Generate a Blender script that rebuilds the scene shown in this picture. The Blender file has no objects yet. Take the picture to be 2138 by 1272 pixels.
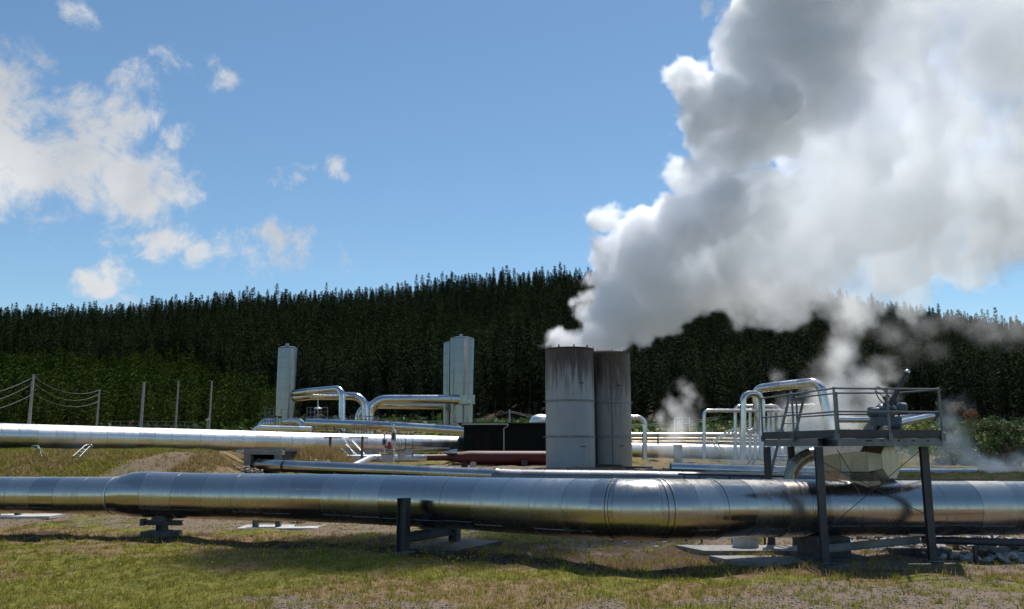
import bpy, bmesh, math, random
from mathutils import Vector, Matrix, noise
import numpy as np

R = math.radians
sc = bpy.context.scene
col = sc.collection

# ------------------------------------------------------------------ camera
CAM_H = 2.5
PITCH = R(9.73)
FPX = 1726.0            # focal length in pixels of the 2138 px wide photograph
cam_d = bpy.data.cameras.new('camera')
cam_d.sensor_width = 36.0
cam_d.lens = FPX / 2138.0 * 36.0
cam_d.clip_start = 0.1
cam_d.clip_end = 8000
cam = bpy.data.objects.new('camera', cam_d)
col.objects.link(cam)
cam.location = (0, 0, CAM_H)
cam.rotation_euler = (R(90) + PITCH, 0, 0)
sc.camera = cam

# ------------------------------------------------------------------ render settings
sc.view_settings.view_transform = 'Standard'
sc.view_settings.look = 'None'
sc.view_settings.exposure = 0.12
sc.view_settings.gamma = 1.0
sc.view_settings.use_curve_mapping = False
sc.render.engine = 'CYCLES'
cy = sc.cycles
cy.use_denoising = True
try: cy.denoiser = 'OPENIMAGEDENOISE'
except Exception: pass
cy.max_bounces = 24
cy.diffuse_bounces = 3
cy.glossy_bounces = 3
cy.transmission_bounces = 3
cy.transparent_max_bounces = 24
cy.volume_bounces = 20
cy.volume_step_rate = 1.5
cy.volume_max_steps = 256
cy.use_adaptive_sampling = True
cy.adaptive_threshold = 0.02
cy.sample_clamp_indirect = 6.0

# ------------------------------------------------------------------ sun and sky
SUN_EL, SUN_AZ = R(60), R(20)          # azimuth measured from +Y (view direction) towards +X
SUN_DIR = Vector((math.sin(SUN_AZ) * math.cos(SUN_EL), math.cos(SUN_AZ) * math.cos(SUN_EL), math.sin(SUN_EL)))
sd = bpy.data.lights.new('sun', 'SUN')
sd.energy = 4.6
sd.angle = R(0.53)
sd.color = (1.0, 0.955, 0.89)
sun = bpy.data.objects.new('sun', sd)
col.objects.link(sun)
sun.rotation_euler = (-SUN_DIR).to_track_quat('-Z', 'Y').to_euler()
sun.location = (0, 0, 80)

def pix_dir(u, v):
    """unit direction of the photograph's pixel (u, v)"""
    c, s = math.cos(PITCH), math.sin(PITCH)
    return Vector((u - 1069.0, FPX * c - (636.0 - v) * s, FPX * s + (636.0 - v) * c)).normalized()

def P(u, v, Y):
    """the point seen at pixel (u, v) that lies Y metres ahead of the camera"""
    d = pix_dir(u, v)
    return Vector((0, 0, CAM_H)) + d * (Y / d.y)

world = bpy.data.worlds.new('World')
sc.world = world
world.use_nodes = True
wt = world.node_tree
wt.nodes.clear()

class NT:
    """small helper for building node trees"""
    def __init__(s, tree): s.t = tree
    def n(s, kind, **kw):
        nd = s.t.nodes.new(kind)
        for k, v in kw.items(): setattr(nd, k, v)
        return nd
    def put(s, sock, val):
        if hasattr(val, 'links') or hasattr(val, 'is_output'): s.t.links.new(val, sock)
        else: sock.default_value = val
    def math(s, op, a, b=None, c=None, clamp=False):
        m = s.n('ShaderNodeMath', operation=op); m.use_clamp = clamp
        s.put(m.inputs[0], a)
        if b is not None: s.put(m.inputs[1], b)
        if c is not None: s.put(m.inputs[2], c)
        return m.outputs[0]
    def vmath(s, op, a, b=None, scale=None, out=0):
        m = s.n('ShaderNodeVectorMath', operation=op)
        s.put(m.inputs[0], a)
        if b is not None: s.put(m.inputs[1], b)
        if scale is not None: s.put(m.inputs['Scale'], scale)
        return m.outputs[out]
    def mixc(s, fac, a, b, blend='MIX'):
        m = s.n('ShaderNodeMix', data_type='RGBA', blend_type=blend)
        s.put(m.inputs[0], fac); s.put(m.inputs[6], a); s.put(m.inputs[7], b)
        return m.outputs[2]
    def ramp(s, fac, pts):
        r = s.n('ShaderNodeValToRGB')
        el = r.color_ramp.elements
        while len(el) < len(pts): el.new(0.5)
        for e, (p, c) in zip(el, pts):
            e.position = p
            e.color = c if hasattr(c, '__len__') and len(c) == 4 else (tuple(c) + (1,) if hasattr(c, '__len__') else (c, c, c, 1))
        s.put(r.inputs[0], fac)
        return r.outputs[0]
    def noise(s, vec, scale, detail=4, rough=0.55, dist=0.0, out=0):
        m = s.n('ShaderNodeTexNoise')
        if vec is not None: s.put(m.inputs['Vector'], vec)
        s.put(m.inputs['Scale'], scale); s.put(m.inputs['Detail'], detail)
        s.put(m.inputs['Roughness'], rough); s.put(m.inputs['Distortion'], dist)
        return m.outputs[out]
    def maprange(s, v, a, b, c=0.0, d=1.0, smooth=False):
        m = s.n('ShaderNodeMapRange')
        m.interpolation_type = 'SMOOTHSTEP' if smooth else 'LINEAR'
        s.put(m.inputs[0], v); s.put(m.inputs[1], a); s.put(m.inputs[2], b); s.put(m.inputs[3], c); s.put(m.inputs[4], d)
        return m.outputs[0]

w = NT(wt)
sky = w.n('ShaderNodeTexSky')
sky.sky_type = 'NISHITA'
sky.sun_disc = False
sky.sun_elevation = SUN_EL
sky.sun_rotation = SUN_AZ
sky.altitude = 350
sky.air_density = 1.0
sky.dust_density = 0.2
sky.ozone_density = 1.6
tc = w.n('ShaderNodeTexCoord')
dirv = tc.outputs['Generated']
sep = w.n('ShaderNodeSeparateXYZ'); w.put(sep.inputs[0], dirv)
# fair weather clouds on a flat layer: direction projected to a plane overhead
inv = w.math('DIVIDE', 1.0, w.math('MAXIMUM', w.math('ADD', sep.outputs[2], 0.10), 0.06))
cmb = w.n('ShaderNodeCombineXYZ')
w.put(cmb.inputs[0], w.math('MULTIPLY', sep.outputs[0], inv)); w.put(cmb.inputs[1], w.math('MULTIPLY', sep.outputs[1], inv)); w.put(cmb.inputs[2], 3.7)
nlay = w.noise(cmb.outputs[0], 1.1, 7, 0.58, 0.3)
scattered = w.maprange(nlay, 0.62, 0.74, 0, 0.8, True)
# behind and above the camera only (the clouds in view are placed below)
outside = w.maprange(sep.outputs[2], 0.62, 0.78, 0, 1, True)
behind = w.maprange(sep.outputs[1], 0.35, 0.0, 0, 1, True)
scattered = w.math('MULTIPLY', scattered, w.math('MAXIMUM', outside, behind))
# clouds in view: soft discs around real directions, broken up by noise
warp = w.vmath('SCALE', w.vmath('SUBTRACT', w.noise(dirv, 7.0, 5, 0.6, out=1), (0.5, 0.5, 0.5)), scale=0.11)
wd = w.vmath('ADD', dirv, warp)
fine = w.noise(dirv, 19.0, 9, 0.66, 0.35)
tot = None
CL = [(-40, 280, 190, 1.0), (60, 330, 130, .95), (150, 300, 120, .85), (250, 300, 95, .6), (280, 235, 75, .75), (290, 380, 105, .85), (360, 375, 75, .75), (200, 400, 70, .45), (70, 430, 70, .28),
      (170, 175, 60, .36), (280, 150, 60, .3), (330, 180, 60, .3), (355, 135, 50, .42), (240, 470, 70, .3), (385, 285, 38, .42), (470, 155, 52, .62), (490, 190, 30, .3), (672, 372, 62, .62), (706, 392, 40, .5), (618, 378, 44, .5), (590, 372, 30, .4), (155, 12, 52, .5), (275, 140, 40, .18),
      (225, 560, 62, .95), (265, 565, 48, .75), (350, 500, 66, .7), (405, 545, 50, .45), (310, 525, 50, .5), (490, 540, 75, .42), (565, 512, 68, .5), (625, 525, 50, .42), (715, 540, 50, .34), (270, 625, 60, .25),
      (-150, 100, 90, .5), (-260, 420, 160, .8), (30, -110, 70, .4), (2240, 620, 120, .0), (1560, 20, 90, .35)]
for (u, v, r, a) in CL:
    if a <= 0: continue
    d = pix_dir(u, v)
    dist = w.vmath('DISTANCE', wd, tuple(d), out=1)
    m = w.maprange(dist, r / FPX * 1.15, r / FPX * 0.05, 0, a * 1.25, True)
    tot = m if tot is None else w.math('MAXIMUM', tot, m)
cov = w.math('ADD', tot, w.math('MULTIPLY', w.math('SUBTRACT', fine, 0.5), 2.6))
cov = w.math('MULTIPLY', w.maprange(cov, 0.14, 0.95, 0, 1.0, True), w.maprange(tot, 0.02, 0.25, 0, 1, True))
mask = w.math('MAXIMUM', cov, scattered, clamp=True)
shade = w.noise(dirv, 9.0, 5, 0.5)
ccol = w.ramp(shade, [(0.3, (0.58, 0.62, 0.68)), (0.62, (0.82, 0.84, 0.86))])
SKY_STR = 0.10
CLOUD_LUM = 0.85 / SKY_STR
ccol = w.vmath('SCALE', ccol, scale=CLOUD_LUM)
skyc = w.mixc(mask, w.vmath('MULTIPLY', sky.outputs[0], (0.86, 1.03, 1.06)), ccol)
bg = w.n('ShaderNodeBackground'); w.put(bg.inputs[0], skyc); bg.inputs[1].default_value = SKY_STR
wo = w.n('ShaderNodeOutputWorld'); wt.links.new(bg.outputs[0], wo.inputs[0])
# ------------------------------------------------------------------ mesh helpers
def frame_from(t, ref=None):
    t = t.normalized()
    ref = ref or (Vector((0, 0, 1)) if abs(t.z) < 0.95 else Vector((1, 0, 0)))
    a = ref.cross(t).normalized()
    b = t.cross(a).normalized()
    return a, b

class MB:
    """collects shapes (world coordinates) and links them as ONE mesh object"""
    def __init__(s): s.v = []; s.f = []
    def add(s, vs, fs):
        n = len(s.v); s.v.extend([Vector(p) for p in vs]); s.f.extend([tuple(i + n for i in f) for f in fs]); return s
    def box(s, c, size, rotz=0.0, M=None):
        x, y, z = (q / 2 for q in size)
        vs = [Vector((sx * x, sy * y, sz * z)) for sx, sy, sz in ((-1,-1,-1),(1,-1,-1),(1,1,-1),(-1,1,-1),(-1,-1,1),(1,-1,1),(1,1,1),(-1,1,1))]
        Mx = M if M is not None else Matrix.Rotation(rotz, 3, 'Z')
        c = Vector(c)
        return s.add([c + Mx @ p for p in vs], [(3,2,1,0),(4,5,6,7),(0,1,5,4),(1,2,6,5),(2,3,7,6),(3,0,4,7)])
    def beam(s, p0, p1, w, h, ref=None):
        """rectangular bar from p0 to p1: w sideways, h along the reference (up)"""
        p0, p1 = Vector(p0), Vector(p1); a, b = frame_from(p1 - p0, ref)
        vs = []
        for p in (p0, p1):
            for sa, sb in ((-1,-1),(1,-1),(1,1),(-1,1)): vs.append(p + a * (sa * w / 2) + b * (sb * h / 2))
        return s.add(vs, [(0,1,2,3)[::-1],(4,5,6,7),(0,1,5,4),(1,2,6,5),(2,3,7,6),(3,0,4,7)][0:6])
    def ibeam(s, p0, p1, w, h, t=0.012, ref=None):
        """H section: two flanges and a web"""
        p0, p1 = Vector(p0), Vector(p1); a, b = frame_from(p1 - p0, ref)
        e = b * (h / 2 - t / 2)
        s.beam(p0 + e, p1 + e, w, t, ref); s.beam(p0 - e, p1 - e, w, t, ref); s.beam(p0, p1, t, h - 2 * t, ref)
        return s
    def channel(s, p0, p1, w, h, side=1, t=0.012, ref=None):
        p0, p1 = Vector(p0), Vector(p1); a, b = frame_from(p1 - p0, ref)
        e = b * (h / 2 - t / 2)
        s.beam(p0 + e, p1 + e, w, t, ref); s.beam(p0 - e, p1 - e, w, t, ref)
        o = a * (side * (w / 2 - t / 2)); s.beam(p0 + o, p1 + o, t, h - 2 * t, ref)
        return s
    def tube(s, pts, r, seg=12, caps=True):
        pts = [Vector(p) for p in pts]; n = len(pts)
        rr = r if hasattr(r, '__len__') else [r] * n
        tg = []
        for i in range(n):
            a = pts[min(i + 1, n - 1)] - pts[max(i - 1, 0)]
            tg.append(a.normalized() if a.length > 1e-9 else Vector((0, 0, 1)))
        a, b = frame_from(tg[0]); vs = []; fs = []
        for i in range(n):
            if i:
                a = (a - tg[i] * a.dot(tg[i])).normalized(); b = tg[i].cross(a).normalized()
            for k in range(seg):
                q = 2 * math.pi * k / seg
                vs.append(pts[i] + (a * math.cos(q) + b * math.sin(q)) * rr[i])
        for i in range(n - 1):
            for k in range(seg):
                k2 = (k + 1) % seg
                fs.append((i * seg + k, i * seg + k2, (i + 1) * seg + k2, (i + 1) * seg + k))
        if caps:
            fs.append(tuple(range(seg))[::-1]); fs.append(tuple((n - 1) * seg + k for k in range(seg)))
        return s.add(vs, fs)
    def cyl(s, p0, p1, r0, r1=None, seg=16, caps=True):
        return s.tube([p0, p1], [r0, r0 if r1 is None else r1], seg, caps)
    def lathe(s, prof, c, seg=48, axis=None):
        """profile of (radius, height) pairs turned about a vertical axis at c (or about axis)"""
        c = Vector(c); ax = Vector(axis or (0, 0, 1)).normalized(); a, b = frame_from(ax)
        vs = []; fs = []
        for r, z in prof:
            for k in range(seg):
                q = 2 * math.pi * k / seg
                vs.append(c + ax * z + (a * math.cos(q) + b * math.sin(q)) * r)
        for i in range(len(prof) - 1):
            for k in range(seg):
                k2 = (k + 1) % seg
                fs.append((i * seg + k, i * seg + k2, (i + 1) * seg + k2, (i + 1) * seg + k))
        return s.add(vs, fs)
    def ball(s, c, r, seg=10, sq=(1, 1, 1)):
        c = Vector(c); vs = []; fs = []; n = seg // 2
        for i in range(n + 1):
            th = math.pi * i / n
            for k in range(seg):
                ph = 2 * math.pi * k / seg
                vs.append(c + Vector((math.sin(th) * math.cos(ph) * r * sq[0], math.sin(th) * math.sin(ph) * r * sq[1], math.cos(th) * r * sq[2])))
        for i in range(n):
            for k in range(seg):
                k2 = (k + 1) % seg
                fs.append((i * seg + k, (i + 1) * seg + k, (i + 1) * seg + k2, i * seg + k2))
        return s.add(vs, fs)
    def mesh(s, name, org=Vector((0, 0, 0)), angle=35):
        me = bpy.data.meshes.new(name)
        me.from_pydata([tuple(p - org) for p in s.v], [], s.f)
        me.polygons.foreach_set('use_smooth', [True] * len(me.polygons))
        try: me.set_sharp_from_angle(angle=R(angle))
        except Exception: pass
        return me
    def build(s, name, mat, parent=None, org=None, label=None, angle=35):
        if org is None: org = world_org(parent) if parent else Vector((0, 0, 0))
        me = s.mesh(name, Vector(org), angle)
        if mat: me.materials.append(mat)
        o = bpy.data.objects.new(name, me); col.objects.link(o)
        if parent is not None: o.parent = parent
        else: o.location = org
        if label: o['label'] = label
        return o

def world_org(o):
    p = Vector((0, 0, 0))
    while o is not None: p += Vector(o.location); o = o.parent
    return p

def thing(name, label, cat, loc, group=None):
    o = bpy.data.objects.new(name, None); col.objects.link(o)
    o.empty_display_size = 0.3; o.location = loc
    o['label'] = label; o['category'] = cat
    if group: o['group'] = group
    return o
def tag(o, label, cat, group=None, kind=None):
    o['label'] = label; o['category'] = cat
    if group: o['group'] = group
    if kind: o['kind'] = kind
    return o
def struct(o, label=None):
    o['kind'] = 'structure'
    if label: o['label'] = label
    return o

def fillet(pts, rad, n=8):
    """round the corners of a polyline with arcs"""
    pts = [Vector(p) for p in pts]; out = [pts[0]]
    for i in range(1, len(pts) - 1):
        a, b, c = pts[i - 1], pts[i], pts[i + 1]
        d1 = (a - b); d2 = (c - b); l1, l2 = d1.length, d2.length; d1.normalize(); d2.normalize()
        r = rad[i - 1] if hasattr(rad, '__len__') else rad
        ang = d1.angle(d2)
        if ang > math.pi - 0.02 or r <= 0: out.append(b); continue
        t = min(r / math.tan(ang / 2), l1 * 0.49, l2 * 0.49); r2 = t * math.tan(ang / 2)
        ctr = b + (d1 + d2).normalized() * (r2 / math.sin(ang / 2))
        s0 = b + d1 * t - ctr; s1 = b + d2 * t - ctr; tot = s0.angle(s1)
        for k in range(n + 1):
            f = k / n
            out.append(ctr + (s0 * math.sin((1 - f) * tot) + s1 * math.sin(f * tot)) / math.sin(tot))
    out.append(pts[-1]); return out

def catmull(pts, n=6):
    pts = [Vector(p) for p in pts]; out = []
    for i in range(len(pts) - 1):
        p0 = pts[max(i - 1, 0)]; p1 = pts[i]; p2 = pts[i + 1]; p3 = pts[min(i + 2, len(pts) - 1)]
        for k in range(n):
            t = k / n
            out.append(0.5 * ((2 * p1) + (p2 - p0) * t + (2 * p0 - 5 * p1 + 4 * p2 - p3) * t * t + (3 * p1 - p0 - 3 * p2 + p3) * t ** 3))
    out.append(pts[-1]); return out

class Path:
    """arc-length polyline with parallel frames and a radius at each point"""
    def __init__(s, pts, rad):
        s.p = [Vector(p) for p in pts]; n = len(s.p)
        s.r = list(rad) if hasattr(rad, '__len__') else [rad] * n
        s.s = [0.0]
        for i in range(1, n): s.s.append(s.s[-1] + (s.p[i] - s.p[i - 1]).length)
        s.L = s.s[-1]; s.t = []
        for i in range(n): s.t.append((s.p[min(i + 1, n - 1)] - s.p[max(i - 1, 0)]).normalized())
        a, b = frame_from(s.t[0]); s.a = [a]
        for i in range(1, n): a = (a - s.t[i] * a.dot(s.t[i])).normalized(); s.a.append(a)
    def at(s, q):
        q = min(max(q, 0), s.L)
        lo, hi = 0, len(s.s) - 1
        while hi - lo > 1:
            m = (lo + hi) // 2
            if s.s[m] <= q: lo = m
            else: hi = m
        f = (q - s.s[lo]) / max(s.s[hi] - s.s[lo], 1e-9)
        p = s.p[lo].lerp(s.p[hi], f); t = s.t[lo].lerp(s.t[hi], f).normalized()
        a = s.a[lo].lerp(s.a[hi], f); a = (a - t * a.dot(t)).normalized()
        return p, t, a, t.cross(a), s.r[lo] * (1 - f) + s.r[hi] * f

def ring_rows(path, rows, seg, q0=0.0):
    """mesh from (s, extra radius) rows along a path"""
    vs = []; fs = []
    for q, dr in rows:
        p, t, a, b, r = path.at(q)
        for k in range(seg):
            w_ = 2 * math.pi * k / seg + q0
            vs.append(p + (a * math.cos(w_) + b * math.sin(w_)) * (r + dr))
    for i in range(len(rows) - 1):
        for k in range(seg):
            k2 = (k + 1) % seg
            fs.append((i * seg + k, i * seg + k2, (i + 1) * seg + k2, (i + 1) * seg + k))
    return vs, fs

def clad_pipe(name, label, pts, rad, mat, seg_len=1.0, bend_len=0.35, seg=32, lip=0.006, lipw=0.03, group=None, cat='pipe', part='cladding_section', caps=(True, True), ground=None, seam=False, mats=None, jitter=0.0015, seed=1, special=None):
    """a lagged pipe: every clad length is a part with its own lapped edge"""
    rnd = random.Random(seed)
    path = Path(pts, rad)
    base = path.at(0)[0].copy()
    if ground is not None: base.z = ground
    root = thing(name, label, cat, base, group)
    cuts = [0.0]
    while cuts[-1] < path.L - 1e-6:
        q = cuts[-1]
        t0 = path.at(q)[1]; t1 = path.at(min(q + bend_len, path.L))[1]
        st = bend_len if t0.angle(t1, 0) > R(7) else seg_len * rnd.uniform(0.96, 1.04)
        # a straight step must not run far into a bend
        if st > bend_len:
            q2 = q + bend_len
            while q2 < q + st and q2 < path.L and path.at(q2)[1].angle(path.at(min(q2 + bend_len, path.L))[1], 0) <= R(7): q2 += bend_len * 0.5
            st = min(st, max(q2 - q, bend_len))
        nq = q + st
        if path.L - nq < bend_len * 0.6: nq = path.L
        cuts.append(min(nq, path.L))
    for i in range(len(cuts) - 1):
        a_, b_ = cuts[i], cuts[i + 1]
        turn = path.at(a_)[1].angle(path.at(b_)[1], 0)
        n = 1 if turn < 0.01 and len(path.p) < 3 else max(1, min(6, int(turn / R(4)) + 1, int((b_ - a_) / 0.1) + 1))
        jr = rnd.uniform(-jitter, jitter)
        rows = [(a_, jr)] + [(a_ + (b_ - lipw - a_) * k / n, jr) for k in range(1, n)] + [(b_ - lipw, jr), (b_ - lipw + 0.002, jr + lip), (b_ - 0.002, jr + lip), (b_, jr - 0.004)]
        m = MB(); m.add(*ring_rows(path, rows, seg))
        if i == 0 and caps[0]: m.f.append(tuple(range(seg))[::-1])
        if i == len(cuts) - 2 and caps[1]: m.f.append(tuple(len(m.v) - seg + k for k in range(seg)))
        if seam:
            ang = seam + rnd.uniform(-0.12, 0.12)
            pp = []
            for q in (a_ + 0.01, b_ - lipw - 0.01):
                p, t, a, b, r = path.at(q)
                d = a * math.cos(ang) + b * math.sin(ang); e = (t.cross(d)).normalized()
                rr = r * 0.999 + jr
                pp += [p + d * rr - e * 0.02, p + d * (rr + 0.007) - e * 0.02, p + d * (rr + 0.007) + e * 0.02, p + d * rr + e * 0.02]
            m.add(pp, [(0,1,5,4),(1,2,6,5),(2,3,7,6),(0,3,2,1),(4,5,6,7)])
        mt = mat if not mats else mats[rnd.randrange(len(mats))]
        m.build(part, mt, root)
    return root, path

# ------------------------------------------------------------------ materials
def principled(name):
    m = bpy.data.materials.new(name); m.use_nodes = True
    t = m.node_tree; k = NT(t)
    b = t.nodes['Principled BSDF']
    return m, k, b
def setb(k, b, **kw):
    nm = {'color': 'Base Color', 'rough': 'Roughness', 'metal': 'Metallic', 'normal': 'Normal', 'spec': 'Specular IOR Level', 'alpha': 'Alpha', 'coat': 'Coat Weight'}
    for a, v in kw.items():
        s = b.inputs[nm[a]]
        if hasattr(v, 'is_output'): k.t.links.new(v, s)
        else: s.default_value = v
def bump(k, h, strength=0.3, dist=0.02):
    b = k.n('ShaderNodeBump'); b.inputs['Strength'].default_value = strength; b.inputs['Distance'].default_value = dist
    k.put(b.inputs['Height'], h); return b.outputs[0]
def c4(c): return tuple(c) + (1,) if len(c) == 3 else tuple(c)

def metal_mat(name, base=(0.80, 0.81, 0.83), rough=(0.20, 0.34), wob=0.25, dirt=0.25, dirtcol=(0.20, 0.17, 0.13), wobscale=1.3, metal=1.0, vary=1.0):
    m, k, b = principled(name)
    geo = k.n('ShaderNodeNewGeometry').outputs['Position']
    oi = k.n('ShaderNodeObjectInfo').outputs['Random']
    n1 = k.noise(geo, 2.2, 5, 0.6); n2 = k.noise(geo, 14, 4, 0.6)
    streak = k.noise(k.vmath('MULTIPLY', geo, (9.0, 9.0, 1.1)), 1.0, 4, 0.6)
    r = k.maprange(n1, 0.3, 0.7, rough[0], rough[1])
    r = k.math('ADD', r, k.maprange(oi, 0, 1, -0.05 * vary, 0.07 * vary)); r = k.math('ADD', r, k.maprange(streak, 0.35, 0.7, -0.03, 0.06))
    d = k.math('MULTIPLY', k.maprange(k.math('ADD', k.math('MULTIPLY', n1, 0.6), k.math('MULTIPLY', n2, 0.4)), 0.50, 0.66, 0, 1, True), dirt)
    v = k.math('MULTIPLY', k.maprange(oi, 0, 1, 1.0 - 0.18 * vary, 1.0), k.maprange(streak, 0.5, 0.75, 1.0, 0.84))
    cb = k.vmath('SCALE', base, scale=v)
    setb(k, b, color=k.mixc(d, cb, c4(dirtcol)), metal=k.math('MULTIPLY', k.math('SUBTRACT', 1, k.math('MULTIPLY', d, 0.7)), metal), rough=k.math('ADD', r, k.math('MULTIPLY', d, 0.3)))
    wv = k.noise(geo, wobscale, 2, 0.5)
    setb(k, b, normal=bump(k, k.math('ADD', wv, k.math('MULTIPLY', n2, 0.006)), wob, 0.03))
    return m

def plain_mat(name, a, b_, scale=6, rough=0.7, metal=0.0, bmp=0.2, detail=5, bd=0.01, spec=0.5, lo=0.35, hi=0.65):
    m, k, b = principled(name)
    geo = k.n('ShaderNodeNewGeometry').outputs['Position']
    n1 = k.noise(geo, scale, detail, 0.6)
    oi = k.n('ShaderNodeObjectInfo').outputs['Random']
    cc = k.mixc(k.maprange(n1, lo, hi, 0, 1), c4(a), c4(b_))
    cc = k.vmath('SCALE', cc, scale=k.maprange(oi, 0, 1, 0.85, 1.15))
    setb(k, b, color=cc, rough=rough, metal=metal, spec=spec, normal=bump(k, k.noise(geo, scale * 5, 4, 0.6), bmp, bd))
    return m

M = {}
M['clad'] = metal_mat('aluminium_cladding', rough=(0.19, 0.27), wob=0.05, dirt=0.015, base=(0.54, 0.51, 0.475))
M['tan_clad'] = metal_mat('tan_cladding', base=(0.36, 0.31, 0.24), rough=(0.35, 0.5), wob=.1, dirt=.3)  # tan base colour for the lower level pipes
M['clad_shaded'] = metal_mat('plume_shaded_cladding', base=(0.20, 0.21, 0.23), rough=(0.36, 0.48), wob=.1, dirt=.15, metal=.6)  # dark base puts the steam plume's shade into the pipe colour
M['clad_far'] = metal_mat('bright_cladding', rough=(0.17, 0.25), wob=0.05, dirt=0.08, base=(0.66, 0.66, 0.67))
M['clad_white'] = metal_mat('weathered_bright_cladding', rough=(0.36, 0.48), wob=0.08, dirt=0.10, base=(0.86, 0.85, 0.84))
M['vessel'] = metal_mat('vessel_cladding', rough=(0.15, 0.18), wob=0.012, dirt=0.01, base=(0.205, 0.21, 0.222), vary=0.15)
_b = M['vessel'].node_tree.nodes['Principled BSDF']; _b.inputs['Anisotropic'].default_value = 0.0; _b.inputs['Anisotropic Rotation'].default_value = 0.25
_tn = M['vessel'].node_tree.nodes.new('ShaderNodeTangent'); _tn.direction_type = 'RADIAL'; _tn.axis = 'Z'; M['vessel'].node_tree.links.new(_tn.outputs[0], _b.inputs['Tangent'])
M['galv'] = metal_mat('galvanised_steel', base=(0.20, 0.22, 0.235), rough=(0.42, 0.58), wob=0.1, dirt=0.35, dirtcol=(0.10, 0.09, 0.08), wobscale=6, metal=0.8)
M['galv_dark'] = metal_mat('dull_galvanised_steel', base=(0.085, 0.092, 0.10), rough=(0.5, 0.65), wob=0.1, dirt=0.4, dirtcol=(0.07, 0.06, 0.05), wobscale=6, metal=0.6)
M['bright'] = metal_mat('bright_handrail', base=(0.75, 0.76, 0.77), rough=(0.3, 0.4), wob=0.0, dirt=0.05)
M['black'] = plain_mat('black_steel', (0.018, 0.018, 0.02), (0.035, 0.034, 0.033), 5, 0.5)
M['concrete'] = plain_mat('concrete', (0.30, 0.29, 0.27), (0.20, 0.19, 0.175), 3, 0.85, bmp=0.4)
M['concrete_pale'] = plain_mat('pale_concrete', (0.50, 0.49, 0.47), (0.36, 0.35, 0.33), 3, 0.85, bmp=0.4)
M['concrete_dark'] = plain_mat('dark_concrete', (0.10, 0.095, 0.09), (0.055, 0.05, 0.048), 3, 0.85, bmp=0.4)  # darker concrete tone for blocks, footings, slabs and tunnel
M['timber'] = plain_mat('brown_timber', (0.22, 0.12, 0.06), (0.14, 0.075, 0.04), 8, 0.75)
M['pole'] = plain_mat('weathered_pole', (0.36, 0.34, 0.33), (0.26, 0.245, 0.235), 4, 0.8)
M['red'] = plain_mat('dark_red_paint', (0.11, 0.012, 0.010), (0.075, 0.010, 0.009), 2, 0.55)
M['red_bright'] = plain_mat('red_paint', (0.35, 0.03, 0.03), (0.25, 0.02, 0.02), 5, 0.45)
M['shed'] = plain_mat('very_dark_green_sheet', (0.008, 0.014, 0.012), (0.012, 0.018, 0.015), 1.5, 0.8, spec=0.12)
M['shed_roof'] = plain_mat('dark_roof_sheet', (0.02, 0.024, 0.024), (0.03, 0.034, 0.034), 1.5, 0.75, spec=0.2)
M['greypaint'] = plain_mat('grey_paint', (0.42, 0.43, 0.43), (0.30, 0.31, 0.32), 2, 0.5)
M['beige'] = plain_mat('beige_box', (0.48, 0.46, 0.43), (0.40, 0.38, 0.36), 2, 0.6)
M['motor'] = plain_mat('blue_grey_machine_paint', (0.10, 0.12, 0.14), (0.07, 0.08, 0.095), 6, 0.38)
M['cable'] = plain_mat('dark_cable', (0.03, 0.03, 0.03), (0.05, 0.05, 0.05), 5, 0.6)
M['wire'] = plain_mat('overhead_wire', (0.30, 0.30, 0.31), (0.24, 0.24, 0.25), 5, 0.45, 0.5)
M['lagbox'] = metal_mat('folded_sheet_cladding', base=(0.36, 0.325, 0.26), rough=(0.22, 0.32), wob=0.12, dirt=0.10, metal=0.6)
M['rock'] = plain_mat('broken_grey_rock', (0.42, 0.41, 0.415), (0.22, 0.21, 0.21), 7, 0.8, bmp=0.6, bd=0.02)
M['rock_brown'] = plain_mat('pale_brown_rock', (0.42, 0.36, 0.30), (0.28, 0.23, 0.18), 7, 0.85, bmp=0.6, bd=0.02)

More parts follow.
